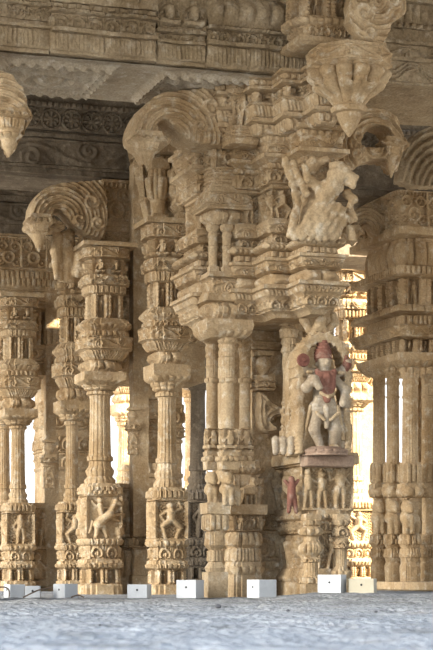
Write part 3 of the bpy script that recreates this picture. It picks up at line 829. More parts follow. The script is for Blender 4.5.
# ---- deity statue in its arched niche
YS = 15.35
st = sub('deity_statue', P1)
Hs = (455 - 338) * YS / F          # metres, foot to crown
kx = YS / F
sx = lambda px: (px - 322) * kx    # pixel offset to metres (front face, near enough to a)
sz = lambda y: (455 - y) * kx
loc_s = (wx(322, YS), YS, zy(455, YS))


def C(x1, y1, r1, x2, y2, r2, b1=0., b2=0.):
    if REMAP:
        ty = lambda y: float(np.interp(y, [330, 338, 362, 371, 385, 408, 414, 432, 453], [328, 335, 353, 361, 374, 403, 409, 430, 453]))
        y1, y2 = ty(y1), ty(y2); r1 *= 1.28; r2 *= 1.28; b1 *= 1.35; b2 *= 1.35
        x1 = 323 + (x1 - 323) * 1.1; x2 = 323 + (x2 - 323) * 1.1
    return (sx(x1), b1, sz(y1), r1 * kx, sx(x2), b2, sz(y2), r2 * kx)


REMAP = True
body = [C(323, 371, 5.5, 323, 374, 5, -.03, -.03), C(323, 378, 3.5, 323, 384, 4, -.01, 0), C(316, 385, 4.2, 330, 385, 4.2), C(323, 388, 8.5, 322, 398, 7), C(322, 398, 7, 321, 408, 6.5), C(317, 414, 7, 327, 414, 7),
        C(318, 416, 5.2, 312, 432, 4.4, 0, -.04), C(312, 432, 4.2, 321, 449, 3.0, -.04, -.01), C(320, 451, 3, 315, 453, 3, 0, -.05), C(328, 416, 6, 333, 432, 5.2, 0, -.03), C(333, 432, 4.8, 332, 449, 3.6, -.03, 0), C(332, 451, 3, 336, 453, 3, 0, -.05),
        C(315, 385, 4, 304, 383, 3.6), C(304, 383, 3.6, 302, 370, 3, 0, -.03), C(331, 385, 4, 342, 382, 3.6), C(342, 382, 3.4, 346, 369, 3, 0, -.03),
        C(314, 388, 4, 304, 397, 4, 0, -.05), C(304, 397, 4, 309, 391, 3.6, -.05, -.1), C(309, 391, 3.4, 313, 397, 3, -.1, -.11), C(332, 388, 4, 343, 398, 3.8, 0, -.04), C(343, 398, 3.6, 338, 409, 3.2, -.04, -.08),
        C(319, 371, 1.5, 317, 375, 1.6), C(327, 371, 1.5, 329, 375, 1.6), C(323, 372, 1.2, 323, 374, 1.6, -.075, -.08), C(321, 376.5, .8, 325, 376.5, .8, -.07, -.07)]
sculpt('body', lambda X, Yy, Z: sd_caps(X, Yy, Z, body, .016), (-.3, -.2, -.02), (.3, .16, .78), .0068, M_PALE, st, loc_s, TH, amp=.004)
garb = [C(315, 410, 3.6, 330, 410, 3.6, -.03, -.03), C(316, 406, 2, 330, 406, 2, -.045, -.045), C(323, 414, 2.6, 323, 430, 1.8, -.06, -.06), C(331, 414, 4, 337, 432, 2.6, -.02, -.03), C(337, 432, 2.6, 338, 446, 2.2, -.03, 0)]
sculpt('waist_cloth', lambda X, Yy, Z: sd_caps(X, Yy, Z, garb, .012), (-.3, -.2, 0), (.3, .14, .5), .0075, M_PALE, st, loc_s, TH, amp=.004, seed=3)
orn = [C(317, 401, 1.6, 323, 404, 1.6, -.07, -.085), C(323, 404, 1.6, 329, 401, 1.6, -.085, -.07), C(313, 418, 1.4, 320, 424, 1.4, -.07, -.075), C(326, 424, 1.4, 334, 418, 1.4, -.075, -.07), C(306, 384, 1.5, 309, 384, 1.5, -.045, -.045), C(336, 384, 1.5, 340, 384, 1.5, -.045, -.045),
       C(310, 412, 1.6, 306, 428, 1.4, -.02, -.02), C(306, 428, 1.4, 303, 446, 1.6, -.02, 0), C(335, 412, 1.8, 341, 440, 1.6, -.04, -.03), C(317, 448, 1.6, 322, 448, 1.6, -.03, -.03), C(329, 447, 1.6, 335, 447, 1.6, -.03, -.03), C(316, 371, 1.6, 330, 371, 1.6, -.02, -.02)]
for nm, sel in (('necklace', orn[0:2]), ('hip_sash', orn[2:4]), ('armlet', orn[4:5]), ('armlet', orn[5:6]), ('scarf', orn[6:8]), ('scarf', orn[8:9]), ('anklet', orn[9:10]), ('anklet', orn[10:11])):
    sculpt(nm, lambda X, Yy, Z: sd_caps(X, Yy, Z, sel, .006), (-.3, -.25, -.03), (.3, .14, .8), .0055, M_STONE, st, loc_s, TH, amp=.001, seed=13)
gl = [C(315, 383, 2.2, 318, 396, 2.4, -.045, -.07), C(318, 396, 2.4, 323, 406, 2.6, -.07, -.07), C(331, 383, 2.2, 328, 396, 2.4, -.045, -.07), C(328, 396, 2.4, 323, 406, 2.6, -.07, -.07), C(318, 386, 3, 328, 386, 3, -.05, -.05), C(323, 388, 3.5, 323, 398, 3, -.06, -.06)]
sculpt('red_garland', lambda X, Yy, Z: sd_caps(X, Yy, Z, gl, .01), (-.15, -.2, .3), (.15, .1, .7), .0065, M_RED, st, loc_s, TH, amp=.003, seed=4)['label'] = 'dark red painted garland'
crown = [C(323, 366, 7, 323, 362, 6.6), C(323, 362, 6.2, 323, 350, 4.6), C(323, 350, 4.6, 323, 341, 2.4), C(323, 340, 2.6, 323, 338, 2)]
sculpt('tall_crown', lambda X, Yy, Z: sd_caps(X, Yy, Z, crown, .01) + .004 * np.cos(Z * 260), (-.1, -.1, .68), (.1, .1, 1.02), .006, M_RED, st, loc_s, TH, amp=.003, seed=5)['label'] = 'dark red conical crown'
discm = stack_m('hand_disc', [(0, .052, .052, 'rnd', ''), (.012, .056, .056, 'rnd', ''), (.03, .05, .05, 'rnd', ''), (.031, .02, .02, 'rnd', ''), (.042, .012, .012, 'rnd', '')], M_RED, st, (loc_s[0] + sx(302), YS - .12, loc_s[2] + sz(362)), TH, res=.005, erode=.001)
discm.rotation_euler.x += math.radians(90); discm['label'] = 'red disc in raised hand'
REMAP = False
conch = [C(347, 370, 2, 347, 365, 4.6, -.03, -.03), C(347, 365, 4.6, 346, 356, 2.2, -.03, -.03)]
sculpt('conch', lambda X, Yy, Z: sd_caps(X, Yy, Z, conch, .01), (.1, -.12, .62), (.3, .1, .9), .007, M_RED, st, loc_s, TH, amp=.002, seed=8)
att = [C(347, 402, 4.2, 347, 405, 4, -.02, -.02), C(347, 411, 5, 347, 424, 5), C(344, 426, 4.5, 344, 451, 3), C(350, 426, 4.5, 350, 451, 3), C(342, 412, 2.6, 340, 424, 2.4, 0, -.03), C(347, 398, 3.5, 347, 394, 1.6), C(348, 385, 4, 349, 392, 3), C(351, 374, 3.4, 350, 386, 3)]
sculpt('attendant_figure', lambda X, Yy, Z: sd_caps(X, Yy, Z, att, .01), (.08, -.12, -.01), (.32, .12, .72), .007, M_PALE, st, loc_s, TH, amp=.005, seed=9)
att2 = [C(300, 440, 4, 309, 440, 4.5, .02, -.02), C(299, 438, 5.5, 299, 446, 5.5, 0, 0), C(305, 438, 5.5, 305, 446, 5.5, -.02, -.02), C(311, 438, 5, 311, 446, 5, -.03, -.03), C(294, 438, 5.5, 294, 447, 5.5, .03, .03)]
# coiled pot left of the foot, a little apart
coil = [(sx(278 + 7 * i), .12 - .03 * i, sz(452), 3.2 * kx, sx(278 + 7 * i), .12 - .03 * i, sz(440), 4.2 * kx) for i in range(4)]
sculpt('ribbed_offering', lambda X, Yy, Z: sd_caps(X, Yy, Z, coil, .006), (-.46, -.1, -.02), (-.1, .22, .2), .007, M_PALE, st, loc_s, TH, amp=.003, seed=10)
stack('lotus_pedestal', 325, 15.35, [(447, 30, 'rnd', ''), (449, 38, 'rnd', 'p'), (453, 44, 'rnd', ''), (456, 46, 'rnd', '')], M_DUSTY, st, res=.008)
stack('red_slab', 327, 15.44, [(455, 24, 10, 'sq', ''), (456, 25, 11, 'sq', ''), (466, 25, 11, 'sq', ''), (467, 24, 10, 'sq', '')], M_DUSTY, st, res=.008)
# flame arch behind the statue
def arch(X, Yy, Z):
    cx, cz = sx(323), sz(368)
    r = np.hypot((X - cx) / 1.0, (Z - cz) / 1.22)
    ring = np.abs(r - 25 * kx) - 4.2 * kx
    ring = np.where(Z < cz, np.abs(np.abs(X - cx) - 25 * kx) - 3.6 * kx, ring)
    th = np.arctan2(Z - cz, X - cx)
    ring = ring - .008 * np.cos(th * 22) - .006 * np.cos((r - 25 * kx) * 260)
    a = np.maximum(ring, np.abs(Yy - .06) - .1)
    back = np.maximum(np.where(Z < cz, np.abs(X - cx) - 25 * kx, r - 25 * kx), np.abs(Yy - .3) - .05)
    return np.maximum(np.minimum(a, back), -Z)


sculpt('niche_arch', arch, (-.32, -.06, 0), (.34, .38, 1.12), .009, M_STONE, st, loc_s, TH, amp=.004, seed=11)
finial = [C(316, 333, 4, 320, 326, 4, .1, .08), C(330, 333, 4, 326, 326, 4, .1, .08), C(323, 330, 5, 323, 318, 6, .1, .06), C(312, 328, 3.6, 306, 320, 4, .1, .08), C(306, 320, 4, 309, 313, 3, .08, .06), C(334, 328, 3.6, 340, 320, 4, .1, .08), C(340, 320, 4, 337, 313, 3, .08, .06)]
sculpt('arch_crest', lambda X, Yy, Z: sd_caps(X, Yy, Z, finial, .012), (-.3, -.1, .9), (.3, .3, 1.3), .009, M_STONE, st, loc_s, TH, amp=.006, seed=12)
# red-stained dancer on the base relief
dn = [C(291, 478, 3.4, 291, 480, 3.2), C(291, 484, 4, 291, 494, 4.4), C(288, 484, 2, 284, 480, 1.8), C(294, 484, 2, 298, 479, 1.8), C(290, 496, 3.4, 288, 511, 2), C(293, 496, 3.4, 296, 511, 2)]
sculpt('red_dancer_relief', lambda X, Yy, Z: sd_caps(X, Yy, Z, dn, .01), (-.42, -.1, -.5), (-.1, .12, -.15), .007, M_RED, P1, (loc_s[0], YS + .27, loc_s[2] - .0), TH, amp=.003, seed=14)['label'] = 'red stained dancer in relief'

# ================================================================== PIER II
P2 = thing('composite_pier', 'second pier back, left of the front pier, with two slender fluted columns', 'pier', (wx(140, 19), 19, 0), TH, 'composite piers of the hall')
stack('core', 156, 19.5, [(190, 44, 34, 'sq', ''), (191, 44, 34, 'sq', 'O'), (228, 44, 34, 'sq', ''), (229, 46, 36, 'sq', 'v'), (243, 43, 33, 'sq', ''), (244, 42, 32, 'sq', 'S'), (275, 42, 32, 'sq', ''), (276, 44, 34, 'sq', 'v'), (288, 42, 32, 'sq', ''), (290, 41, 31, 'sq', 'N'), (330, 41, 31, 'sq', ''), (332, 43, 33, 'sq', 'v'), (348, 42, 32, 'sq', ''),
     (384, 42, 30, 'sq', ''), (385, 25.5, 17, 'sq', ''), (386, 22.5, 17, 'sq', ''), (405, 22.5, 17, 'sq', ''), (406, 24, 18, 'sq', ''), (409, 24, 18, 'sq', 'K'), (426, 22.5, 17, 'sq', ''), (428, 24, 18, 'sq', 'v'), (438, 24, 18, 'sq', ''), (440, 21.5, 17, 'sq', 'V'), (478, 21.5, 17, 'sq', ''), (490, 22.5, 18, 'sq', ''),
     (491, 22.5, 18, 'sq', 'F'), (536, 22.5, 18, 'sq', ''), (537, 24.5, 20, 'sq', 's'), (549, 24.5, 20, 'sq', ''), (550, 21.5, 18, 'sq', 'P'), (575, 22.5, 18, 'sq', ''), (576, 24.5, 20, 'sq', ''), (597, 24.5, 20, 'sq', '')], M_STONE, P2, seed=61)
stack('plain_pilaster', 139, 18.75, [(165, 20, 'sq', ''), (372, 20, 'sq', ''), (373, 22, 'sq', ''), (380, 20, 'sq', ''), (536, 20, 'sq', ''), (537, 23, 'sq', 's'), (549, 23, 'sq', ''), (550, 20, 'red', ''), (556, 18, 'red', ''), (566, 21, 'red', ''), (575, 19, 'red', ''), (576, 23, 'sq', ''), (597, 23, 'sq', '')], M_STONE, P2, seed=62)
colonnette(P2, 167, 18.35, [222, 284, 366, 396, 462, 488, 597], .95, M_STONE, seed=63, up=(-2, 1.13), cap_w=1.06)
colonnette(P2, 100, 18.55, [246, 296, 374, 394, 460, 484, 597], 1.04, M_STONE, seed=70, shaft_w=1.05, base_motif='H', up=(4, 1.12), cap_w=1.08)
# linking base screen right of the left column
stack('base_screen', 122, 18.85, [(484, 15, 10, 'sq', ''), (488, 15, 10, 'sq', ''), (489, 13.5, 8, 'sq', 'F'), (536, 13.5, 8, 'sq', ''), (537, 15, 10, 'sq', 's'), (549, 15, 10, 'sq', ''), (550, 14, 9, 'sq', 'P'), (578, 14, 9, 'sq', ''), (579, 15, 10, 'sq', ''), (597, 15, 10, 'sq', '')], M_STONE, P2, seed=75)
stack('scroll_panel', 113, 18.95, [(182, 14, 12, 'sq', ''), (184, 14, 12, 'sq', 'O'), (229, 14, 12, 'sq', ''), (230, 16, 14, 'sq', ''), (234, 15, 13, 'sq', 'v'), (244, 15, 13, 'sq', ''), (246, 13, 11, 'sq', ''), (262, 14, 12, 'sq', 'S'), (284, 14, 12, 'sq', ''), (286, 16, 14, 'sq', 'd'), (292, 14, 12, 'sq', 'N'), (330, 14, 12, 'sq', ''), (332, 16, 14, 'sq', 'v'), (346, 14, 12, 'sq', 'P'), (370, 10, 10, 'sq', '')], M_STONE, P2, seed=66)
def wall_device(parent, px, Y, y0, k, seed):
    r = [(0, 22, 'sq', ''), (4, 22, 'sq', ''), (5, 10, 'rnd', ''), (9, 15, 'rnd', ''), (15, 17, 'rnd', ''), (20, 12, 'rnd', ''), (24, 8, 'rnd', ''), (24, 26, 'sq', ''), (27, 26, 'sq', 'v'), (36, 26, 'sq', ''), (39, 20, 'sq', ''), (40, 16, 'sq', 'V'), (78, 16, 'sq', '')]
    stack('carved_vase', px, Y, [(y0 + a * k, b * k, c, d_) for a, b, c, d_ in r], M_STONE, parent, seed=seed, res=.009)


wall_device(P2, 151, 18.95, 396, .85, 201)
wall_device(P2, 133, 18.68, 408, .6, 202)
# bells and figures under the beam
stack('bell_bracket', 158, 18.4, [(160, 22, 'sq', ''), (170, 24, 'sq', ''), (178, 22, 'lob', 'P'), (200, 16, 'lob', ''), (214, 13, 'rnd', ''), (222, 18, 'sq', '')], M_STONE, P2, seed=76)
stack('bell_bracket', 184, 18.4, [(158, 26, 'sq', ''), (170, 28, 'lob', 'P'), (186, 26, 'lob', 'P'), (200, 30, 'sq', ''), (206, 32, 'sq', 'd'), (214, 20, 'sq', ''), (224, 24, 'sq', '')], M_STONE, P2, seed=77)
plate('curled_bracket', [(196, 236), (208, 232), (214, 216), (208, 204), (196, 200), (186, 196), (176, 186), (172, 160), (206, 158), (214, 190), (220, 214), (216, 236), (206, 246)], 18.5, .12, M_STONE, P2, groove=.042, seed=20, it=1)
stack('impost', 172, 18.8, [(148, 40, 24, 'sq', ''), (158, 38, 22, 'sq', 'F'), (205, 34, 20, 'sq', ''), (222, 30, 20, 'sq', '')], M_STONE, P2, seed=78)
plate('scroll_bracket', [(27, 222), (29, 206), (38, 193), (52, 186), (78, 184), (104, 182), (104, 242), (88, 238), (74, 230), (64, 218), (54, 210), (49, 214), (52, 222), (63, 226), (62, 232), (46, 233), (40, 250), (34, 234), (23, 228)], 18.55, .18, M_STONE, P2, groove=.042, gd=.034, seed=22, it=1, ctr=(57, 222), curls=((88, 205, 9), (94, 226, 8), (76, 222, 6)))
# bracket figures below the scroll
fig = [(-.08, 0, .3, .05, -.06, 0, .42, .055), (-.08, -.01, .47, .045, -.08, -.02, .48, .045), (-.09, 0, .28, .05, -.08, -.02, .02, .03), (-.06, 0, .28, .04, -.04, 0, .02, .03), (.16, 0, .12, .06, .17, 0, .24, .06), (.17, -.02, .3, .05, .17, -.02, .32, .045), (.13, -.02, .08, .05, .22, -.02, .07, .05), (.03, .03, .02, .05, .03, .03, .46, .05), (.06, .05, .02, .06, .06, .05, .46, .06), (.1, .05, .2, .03, .22, .05, .46, .04)]
sculpt('bracket_figures', lambda X, Yy, Z: sd_caps(X, Yy, Z, fig, .012), (-.2, -.12, -.02), (.3, .16, .56), .011, M_STONE, P2, (wx(64, 18.6), 18.6, zy(280, 18.6)), TH, amp=.01, seed=23)

# ================================================================== PIER III
P3 = thing('composite_pier', 'third pier at far left with two thin columns and scroll panels', 'pier', (wx(48, 22.4), 22.4, 0), TH, 'composite piers of the hall')
stack('lower_core', 63, 22.8, [(370, 24, 22, 'sq', ''), (402, 24, 22, 'sq', 'R'), (432, 24, 22, 'sq', ''), (438, 25, 23, 'sq', 'K'), (452, 25, 23, 'sq', 'V'), (470, 24, 22, 'sq', ''), (592, 24, 22, 'sq', '')], M_STONE, P3, seed=79)
stack('core', 40, 22.45, [(240, 50, 26, 'sq', ''), (242, 50, 26, 'sq', ''), (243, 50, 28, 'sq', 'O'), (275, 50, 28, 'sq', ''), (276, 52, 30, 'sq', 'd'), (292, 51, 29, 'sq', ''), (294, 50, 28, 'sq', 'V'), (312, 50, 28, 'sq', ''), (314, 48, 27, 'sq', 'N'), (350, 48, 27, 'sq', ''), (352, 49, 28, 'sq', 'v'), (366, 48, 27, 'sq', ''), (378, 50, 27, 'sq', '')], M_STONE, P3, seed=81)
stack('plain_pilaster', 50, 22.2, [(238, 15, 'sq', ''), (330, 15, 'sq', 'd'), (345, 15, 'sq', ''), (346, 13, 'sq', ''), (355, 16, 'sq', 'd'), (372, 13, 'sq', ''), (438, 13, 'sq', ''), (440, 16, 'sq', 'd'), (446, 13, 'sq', ''), (455, 18, 'sq', ''), (592, 18, 'sq', '')], M_STONE, P3, seed=82)
wall_device(P3, 49, 22.0, 440, .62, 203)
colonnette(P3, 72, 21.7, [262, 318, 402, 424, 488, 502, 591], .74, M_STONE, seed=83, shaft_w=.86, up=(2, 1.2), cap_w=1.1)
colonnette(P3, 18, 21.8, [296, 338, 410, 428, 488, 503, 591], .80, M_STONE, seed=88, shaft_w=.9, base_motif='F', up=(0, 1.15), cap_w=1.1)
stack('base_screen', 35, 22.1, [(503, 10, 8, 'sq', ''), (507, 9, 7, 'sq', 'F'), (548, 9, 7, 'sq', ''), (549, 10, 8, 'sq', 's'), (592, 10, 8, 'sq', '')], M_STONE, P3, seed=92)

# ================================================================== PIER IV (right)
P4 = thing('composite_pier', 'right-hand pier on the raised terrace with a row of stout shafts', 'pier', (wx(405, 21), 21, RAISE - .01), TH, 'composite piers of the hall')
stack('capital', 405, 20.1, [(201, 29, 50, 'sq', 'O'), (238, 29, 54, 'sq', ''), (239, 34, 64, 'sq', ''), (246, 34, 64, 'sq', ''), (247, 26, 50, 'red', ''), (250, 26, 50, 'red', 'P'), (274, 27, 52, 'red', ''), (276, 33, 62, 'sq', 'd'), (284, 33, 62, 'sq', ''), (285, 26, 50, 'red', 'N'), (312, 26, 50, 'red', ''), (313, 31, 58, 'sq', 'p'), (320, 34, 64, 'sq', ''), (322, 27, 52, 'red', 'd'),
     (332, 28, 53, 'red', ''), (333, 35, 66, 'sq', 'v'), (344, 30, 58, 'sq', ''), (345, 26, 50, 'red', 'n'), (358, 26, 50, 'red', ''), (359, 30, 57, 'sq', ''), (365, 29, 55, 'sq', 'p'), (374, 22, 44, 'sq', '')], M_STONE, P4, seed=95)
stack('core', 432, 20.7, [(370, 9, 14, 'sq', 'n'), (485, 9, 14, 'sq', '')], M_STONE, P4, seed=96)
stack('base', 409, 20.35, [(484, 19, 42, 'sq', ''), (496, 19, 42, 'sq', ''), (497, 14, 36, 'sq', 'L'), (534, 14, 36, 'sq', ''), (535, 19, 42, 'sq', ''), (546, 18, 41, 'sq', 'd'), (552, 17, 39, 'sq', ''), (566, 18, 41, 'sq', 'p'), (572, 17, 40, 'sq', ''), (581.5, 19, 42, 'sq', '')], M_STONE, P4, seed=97)
for q, (mx_, my_, w_) in enumerate(((379, 20.25, .82), (393, 19.75, .84), (410, 19.3, 1.02), (429, 19.6, .95))):
    c = sub('colonnette', P4)
    yb = 581.3 if q < 2 else 582
    stack('shaft', mx_, my_, [(y, w * w_, p, m) for (y, w, p, m) in [(368, 22, 'sq', 'p'), (373, 17, 'flu', ''), (376, 19, 'flu', ''), (379, 15, 'flu', ''), (384, 17, 'flu', ''), (386, 15, 'flu', ''), (396, 15, 'flu', ''), (397, 17, 'flu', ''), (399, 15, 'flu', ''), (462, 16, 'flu', ''), (463, 19, 'sq', 'd'), (484, 19, 'sq', '')]], M_STONE, c, res=.008, erode=.002, seed=q)
    stack('base', mx_, my_, [(y, w * w_, p, m) for (y, w, p, m) in [(484, 24, 'sq', ''), (487, 24, 'sq', 'b'), (497, 23, 'sq', ''), (498, 14, 'sq', ''), (534, 14, 'sq', ''), (534, 20, 'red', 'd'), (545, 23, 'red', ''), (548, 19, 'red', 'f'), (558, 22, 'red', ''), (562, 19, 'red', ''), (566, 23, 'red', ''), (yb, 22, 'red', '')]], M_STONE, c, res=.009, seed=q + 5)
    if q in (0, 1, 2): lion('seated_lion', mx_ + (1 if q < 2 else -1), my_ - .06, 498, 534, c, 1, seed=q + 4, wid=.7)
plate('scroll_bracket', [(344, 240), (346, 222), (354, 210), (368, 204), (398, 200), (398, 244), (384, 243), (374, 236), (366, 226), (358, 226), (356, 234), (362, 240), (352, 244)], 19.9, .15, M_STONE, P4, groove=.042, gd=.034, seed=32, it=1, ctr=(362, 232), curls=((384, 222, 9),))

# ================================================================== other piers
def far_pier(px, Y, keys, ws, label, mat=M_STONE, seed=0, core=None, group=None, z=None):
    t = thing('stone_pillar', label, 'pillar', (wx(px, Y), Y, 0), TH, group or 'pillars at the back of the hall')
    colonnette(t, px, Y, keys, ws, mat, seed=seed)
    if core: stack('core', core[0], core[1], core[2], mat, t, seed=seed + 7)
    return t


# pillar between the second and front piers, its shade put into the stone colour
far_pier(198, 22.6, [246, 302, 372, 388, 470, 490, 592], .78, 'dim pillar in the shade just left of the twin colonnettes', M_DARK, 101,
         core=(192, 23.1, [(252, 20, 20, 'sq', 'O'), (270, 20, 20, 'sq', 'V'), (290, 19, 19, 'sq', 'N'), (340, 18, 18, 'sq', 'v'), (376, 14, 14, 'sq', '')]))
far_pier(4, 23.5, [300, 345, 412, 428, 488, 505, 591], .6, 'slim pillar at the extreme left edge of the photo', M_STONE, 111)
# sunlit pillars beyond the roof
SUNG = 'sunlit pillars in the court behind the hall'
far_pier(124, 27.5, [300, 340, 405, 425, 470, 486, 587], .62, 'sunlit pillar glimpsed between the two columns of the second pier', M_STONE, 121, group=SUNG)
far_pier(191, 28.5, [300, 340, 385, 400, 480, 500, 587], .62, 'sunlit pillar in the bright slit left of the twin colonnettes', M_STONE, 131, group=SUNG)
far_pier(352, 26.5, [270, 320, 395, 410, 480, 500, 588], 1.0, 'glowing sunlit pillar right behind the statue pier', M_STONE, 141, group=SUNG,
         core=(360, 27.0, [(240, 20, 20, 'sq', 'v'), (262, 18, 18, 'sq', 'N'), (300, 20, 20, 'sq', 'd'), (330, 17, 17, 'sq', 'N'), (390, 10, 12, 'sq', ''), (500, 10, 12, 'sq', ''), (501, 16, 16, 'sq', 'F'), (588, 16, 16, 'sq', '')]))
far_pier(431, 25.5, [270, 320, 375, 390, 480, 500, 588], .7, 'sunlit pillar at the right edge behind the terrace pier', M_STONE, 151, group=SUNG)

# front-row pier beyond the left edge; only its curled bracket shows
P0 = thing('composite_pier', 'pier beyond the left edge showing only a curled bracket with hanging bud', 'pier', (wx(-75, 14.2), 14.2, 0), TH, 'composite piers of the hall')
stack('core', -75, 14.2, [(55, 40, 40, 'sq', ''), (150, 36, 36, 'sq', ''), (160, 26, 26, 'sq', ''), (480, 26, 26, 'sq', ''), (490, 36, 36, 'sq', 'F'), (560, 36, 36, 'sq', ''), (598, 38, 38, 'sq', '')], M_STONE, P0, res=.02)
plate('scroll_bracket', [(-60, 74), (-4, 74), (8, 78), (19, 90), (24, 105), (26, 113), (31, 118), (27, 126), (22, 132), (20, 140), (16, 144), (11, 157), (5, 146), (1, 138), (-14, 136), (-60, 150)], 14.1, .17, M_STONE, P0, groove=.042, gd=.034, seed=42, it=1, ctr=(-2, 126))

# ledges and buds hanging from the bracket tips
def bud(parent, px, Y, rows, seed):
    stack('bracket_bud', px, Y, rows, M_STONE, parent, seed=seed, res=.0075, erode=.003)


bud(P1, 147, 15.0, [(133, 30, 'sq', ''), (138, 34, 'sq', 'd'), (142, 39, 'sq', ''), (144, 30, 'red', ''), (150, 26, 'red', 'p'), (153, 18, 'rnd', ''), (160, 12, 'rnd', ''), (169, 2, 'rnd', '')], 301)
bud(P1, 391, 15.55, [(138, 20, 'sq', ''), (142, 24, 'sq', 'd'), (146, 30, 'sq', ''), (148, 22, 'red', ''), (155, 20, 'red', 'p'), (158, 14, 'rnd', ''), (167, 9, 'rnd', ''), (178, 1.5, 'rnd', '')], 303)
bud(P2, 39, 18.2, [(215, 24, 'sq', ''), (219, 27, 'sq', 'd'), (224, 32, 'sq', ''), (226, 24, 'red', ''), (232, 20, 'red', 'p'), (234, 14, 'rnd', ''), (243, 9, 'rnd', ''), (252, 1.5, 'rnd', '')], 305)
bud(P0, 9, 13.9, [(110, 34, 'sq', ''), (114, 37, 'sq', 'd'), (118, 44, 'sq', ''), (120, 34, 'red', 'f'), (131, 29, 'red', ''), (134, 24, 'rnd', 'p'), (139, 17, 'rnd', ''), (147, 14, 'rnd', ''), (157, 1.5, 'rnd', '')], 307)
bud(P4, 352, 19.6, [(226, 16, 'sq', ''), (231, 20, 'sq', 'd'), (235, 22, 'sq', ''), (237, 14, 'rnd', ''), (246, 2, 'rnd', '')], 309)
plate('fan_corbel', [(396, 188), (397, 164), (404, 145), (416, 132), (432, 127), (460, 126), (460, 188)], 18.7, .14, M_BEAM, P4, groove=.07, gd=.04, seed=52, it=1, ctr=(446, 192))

# ================================================================== BOXES, CABLES, PEBBLES
def light_box(px0, px1, ytop, ybot, split, label, mat=M_BOX, ang=None, hole=True):
    """px0..px1 visible span, split = photo x of the near corner"""
    Y = 15.02
    zb = RISE * float(sstep(.25, .85, np.float64(wx(split, Y)))) - .004
    s = Y / F
    wl, wr = (split - px0) * s, (px1 - split) * s           # projected widths of the left and right faces
    d = max(wl, wr)
    th = math.atan2(wr, wl) if wl > wr else math.atan2(wr, wl)
    # box turned so the near vertical edge falls on split
    side = math.hypot(wl, wr)
    side = min(max(side, .14), .26)
    a_ang = math.atan2(wr, wl)                               # left face width = w*cos, right = w*sin
    w1 = wl / max(math.cos(a_ang), .2); w2 = wr / max(math.sin(a_ang), .2)
    X = wx(split, Y)
    h = (ybot - ytop) * s
    t = thing('light_box', label, 'box', (X, Y, zb), -(a_ang) , 'painted boxes along the pier feet')
    b = box_obj('casing', (-w1, 0, 0), (0, w2, h), mat, t, (X, Y, zb), -a_ang, bevel=.004)
    if hole:
        m = []
        n = 12
        for k in range(n):
            m.append((math.cos(k / n * 6.283) * .009 - w1 * .5, -.0015, math.sin(k / n * 6.283) * .009 + h * .6))
        for k in range(n):
            m.append((math.cos(k / n * 6.283) * .009 - w1 * .5, .004, math.sin(k / n * 6.283) * .009 + h * .6))
        Q = [(k, (k + 1) % n, n + (k + 1) % n, n + k) for k in range(n)]
        mesh_obj('socket_hole', m, Q, M_HOLE, t, (X, Y, zb), -a_ang, smooth=False, extra=[tuple(range(n))])
    return t


light_box(2, 24.5, 583, 597, 10, 'white painted box at the foot of the leftmost pillar, beside a cable loop')
light_box(25, 41, 584, 596.5, 40, 'white box second from the left behind a brown cable')
light_box(52, 77, 583, 597.5, 65, 'white box with a bright left face below the thin third column')
light_box(127, 151, 583, 597, 147, 'box with a greyish front below the plain pilaster of the second pier', M_BOX)
light_box(176, 204, 579, 597.5, 196, 'tall white box left of the twin colonnette foot', M_BOX)
light_box(247, 277, 579, 597.5, 259, 'box with bright left face at the foot of the front pier core', M_BOX)
light_box(318, 348, 574, 593.5, 341, 'brightest white box right below the deity statue', M_BOX)
light_box(349, 379, 577, 592.5, 374, 'cream yellow box right of the bright white box', M_BOXB)


def cable(label, pts, Y, r=.006):
    cu = bpy.data.curves.new('cable', 'CURVE'); cu.dimensions = '3D'; cu.bevel_depth = r; cu.bevel_resolution = 3
    sp = cu.splines.new('NURBS'); sp.points.add(len(pts) - 1); sp.use_endpoint_u = True; sp.order_u = 3
    for p, (x, y, dy) in zip(sp.points, pts):
        p.co = (wx(x, Y + dy), Y + dy, max(zy(y, Y + dy), r), 1)
    cu.materials.append(M_CABLE)
    tmp = link(bpy.data.objects.new('cable_path', cu))
    bpy.context.view_layer.update()
    me = bpy.data.meshes.new_from_object(tmp.evaluated_get(bpy.context.evaluated_depsgraph_get()))
    bpy.data.objects.remove(tmp)
    o = link(bpy.data.objects.new('cable', me)); o['label'] = label; o['category'] = 'cable'
    o['group'] = 'cables by the boxes'
    return o


cable('brown cable loop on the floor before the leftmost box', [(-6, 588, 0), (0, 587, 0), (6, 587, 0), (10, 591, 0), (9, 598, 0)], 14.84)
cable('brown cable rising across the second and third boxes', [(23, 599, 0), (30, 594, 0), (38, 590, 0), (46, 588.5, 0), (53, 587, 0)], 14.84)
cable('short cable arc on the floor right of the third box', [(71, 599, 0), (75, 595.5, 0), (80, 595, 0), (84, 598, 0)], 14.84)


def pebble(px, y, w, label, seed):
    Y = CAMZ * F / (y - HY)
    r = w * Y / F / 2
    segs = [(-r * .3, 0, r * .25, r * .5, r * .4, 0, r * .25, r * .45), (-r * .4, r * .2, r * .2, r * .4, 0, 0, r * .5, r * .35)]
    o = sculpt('pebble', lambda X, Yy, Z: sd_caps(X, Yy, Z, segs, r * .2), (-r * 1.2, -r, -r * .6), (r * 1.2, r, r * 1.3), r / 7, M_PEBBLE, None, (wx(px, Y), Y, -.002), 0, amp=r * .2, seed=seed)
    o['label'] = label; o['category'] = 'pebble'; o['group'] = 'pebbles on the floor'
    return o


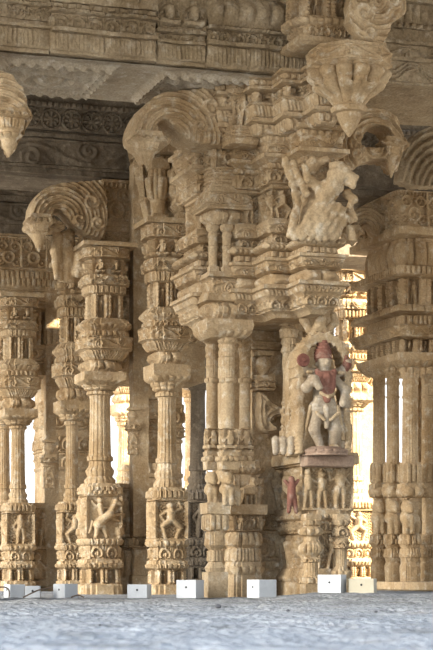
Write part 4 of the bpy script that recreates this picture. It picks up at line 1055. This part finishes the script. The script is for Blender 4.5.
pebble(27, 639, 9, 'dark angular pebble on the floor at the lower left corner', 1)
pebble(100, 625, 5, 'small dark pebble on the floor left of the middle', 2)
pebble(218, 607, 8, 'flat dark chip on the floor before the twin colonnettes', 3)
pebble(288, 611, 5, 'small dark chip on the floor below the front pier', 4)
pebble(376, 612, 5, 'small dark chip on the floor toward the right edge', 5)

# ================================================================== LIGHT, SKY, CAMERA
w = bpy.data.worlds.new('sky'); SC.world = w; w.use_nodes = True
N, L = w.node_tree.nodes, w.node_tree.links
bg = N['Background']
tc = N.new('ShaderNodeTexCoord'); sp = N.new('ShaderNodeSeparateXYZ'); rp = N.new('ShaderNodeValToRGB')
L.new(tc.outputs['Generated'], sp.inputs[0]); L.new(sp.outputs['Z'], rp.inputs['Fac']); L.new(rp.outputs['Color'], bg.inputs['Color'])
rp.color_ramp.elements[0].position = 0.0; rp.color_ramp.elements[0].color = (1, .97, .92, 1)
rp.color_ramp.elements[1].position = .75; rp.color_ramp.elements[1].color = (.42, .60, .92, 1)
e = rp.color_ramp.elements.new(.28); e.color = (.66, .81, 1, 1)
bg.inputs['Strength'].default_value = .85

sl = bpy.data.lights.new('sun', 'SUN'); sl.energy = 13; sl.angle = math.radians(.6); sl.color = (1, .87, .66)
so = link(bpy.data.objects.new('sun', sl))
d = Vector((.8, -.35, .5)).normalized()
so.rotation_euler = d.to_track_quat('Z', 'Y').to_euler(); so.location = (12, 30, 12)

gl_ = bpy.data.lights.new('sky_glow', 'SUN'); gl_.energy = 3.9; gl_.angle = math.radians(34); gl_.color = (1, .955, .88)
go = link(bpy.data.objects.new('sky_glow', gl_))
go.rotation_euler = Vector((-.85, -.55, .35)).to_track_quat('Z', 'Y').to_euler(); go.location = (-12, -8, 6)

cam = bpy.data.cameras.new('camera'); co = link(bpy.data.objects.new('camera', cam))
co.location = (0, 0, CAMZ); co.rotation_euler = (math.pi / 2, 0, 0)
cam.sensor_fit = 'VERTICAL'; cam.sensor_height = 36; cam.sensor_width = 24
cam.lens = 36 * F / 650
cam.shift_y = (HY - 325) / 650
cam.clip_end = 300
cam.dof.use_dof = True; cam.dof.focus_distance = 15.5; cam.dof.aperture_fstop = 8
SC.camera = co
SC.view_settings.view_transform = 'Standard'; SC.view_settings.look = 'None'
SC.view_settings.exposure = 1.25; SC.view_settings.gamma = 1.0
SC.view_settings.use_curve_mapping = False
SC.cycles.max_bounces = 8; SC.cycles.diffuse_bounces = 4
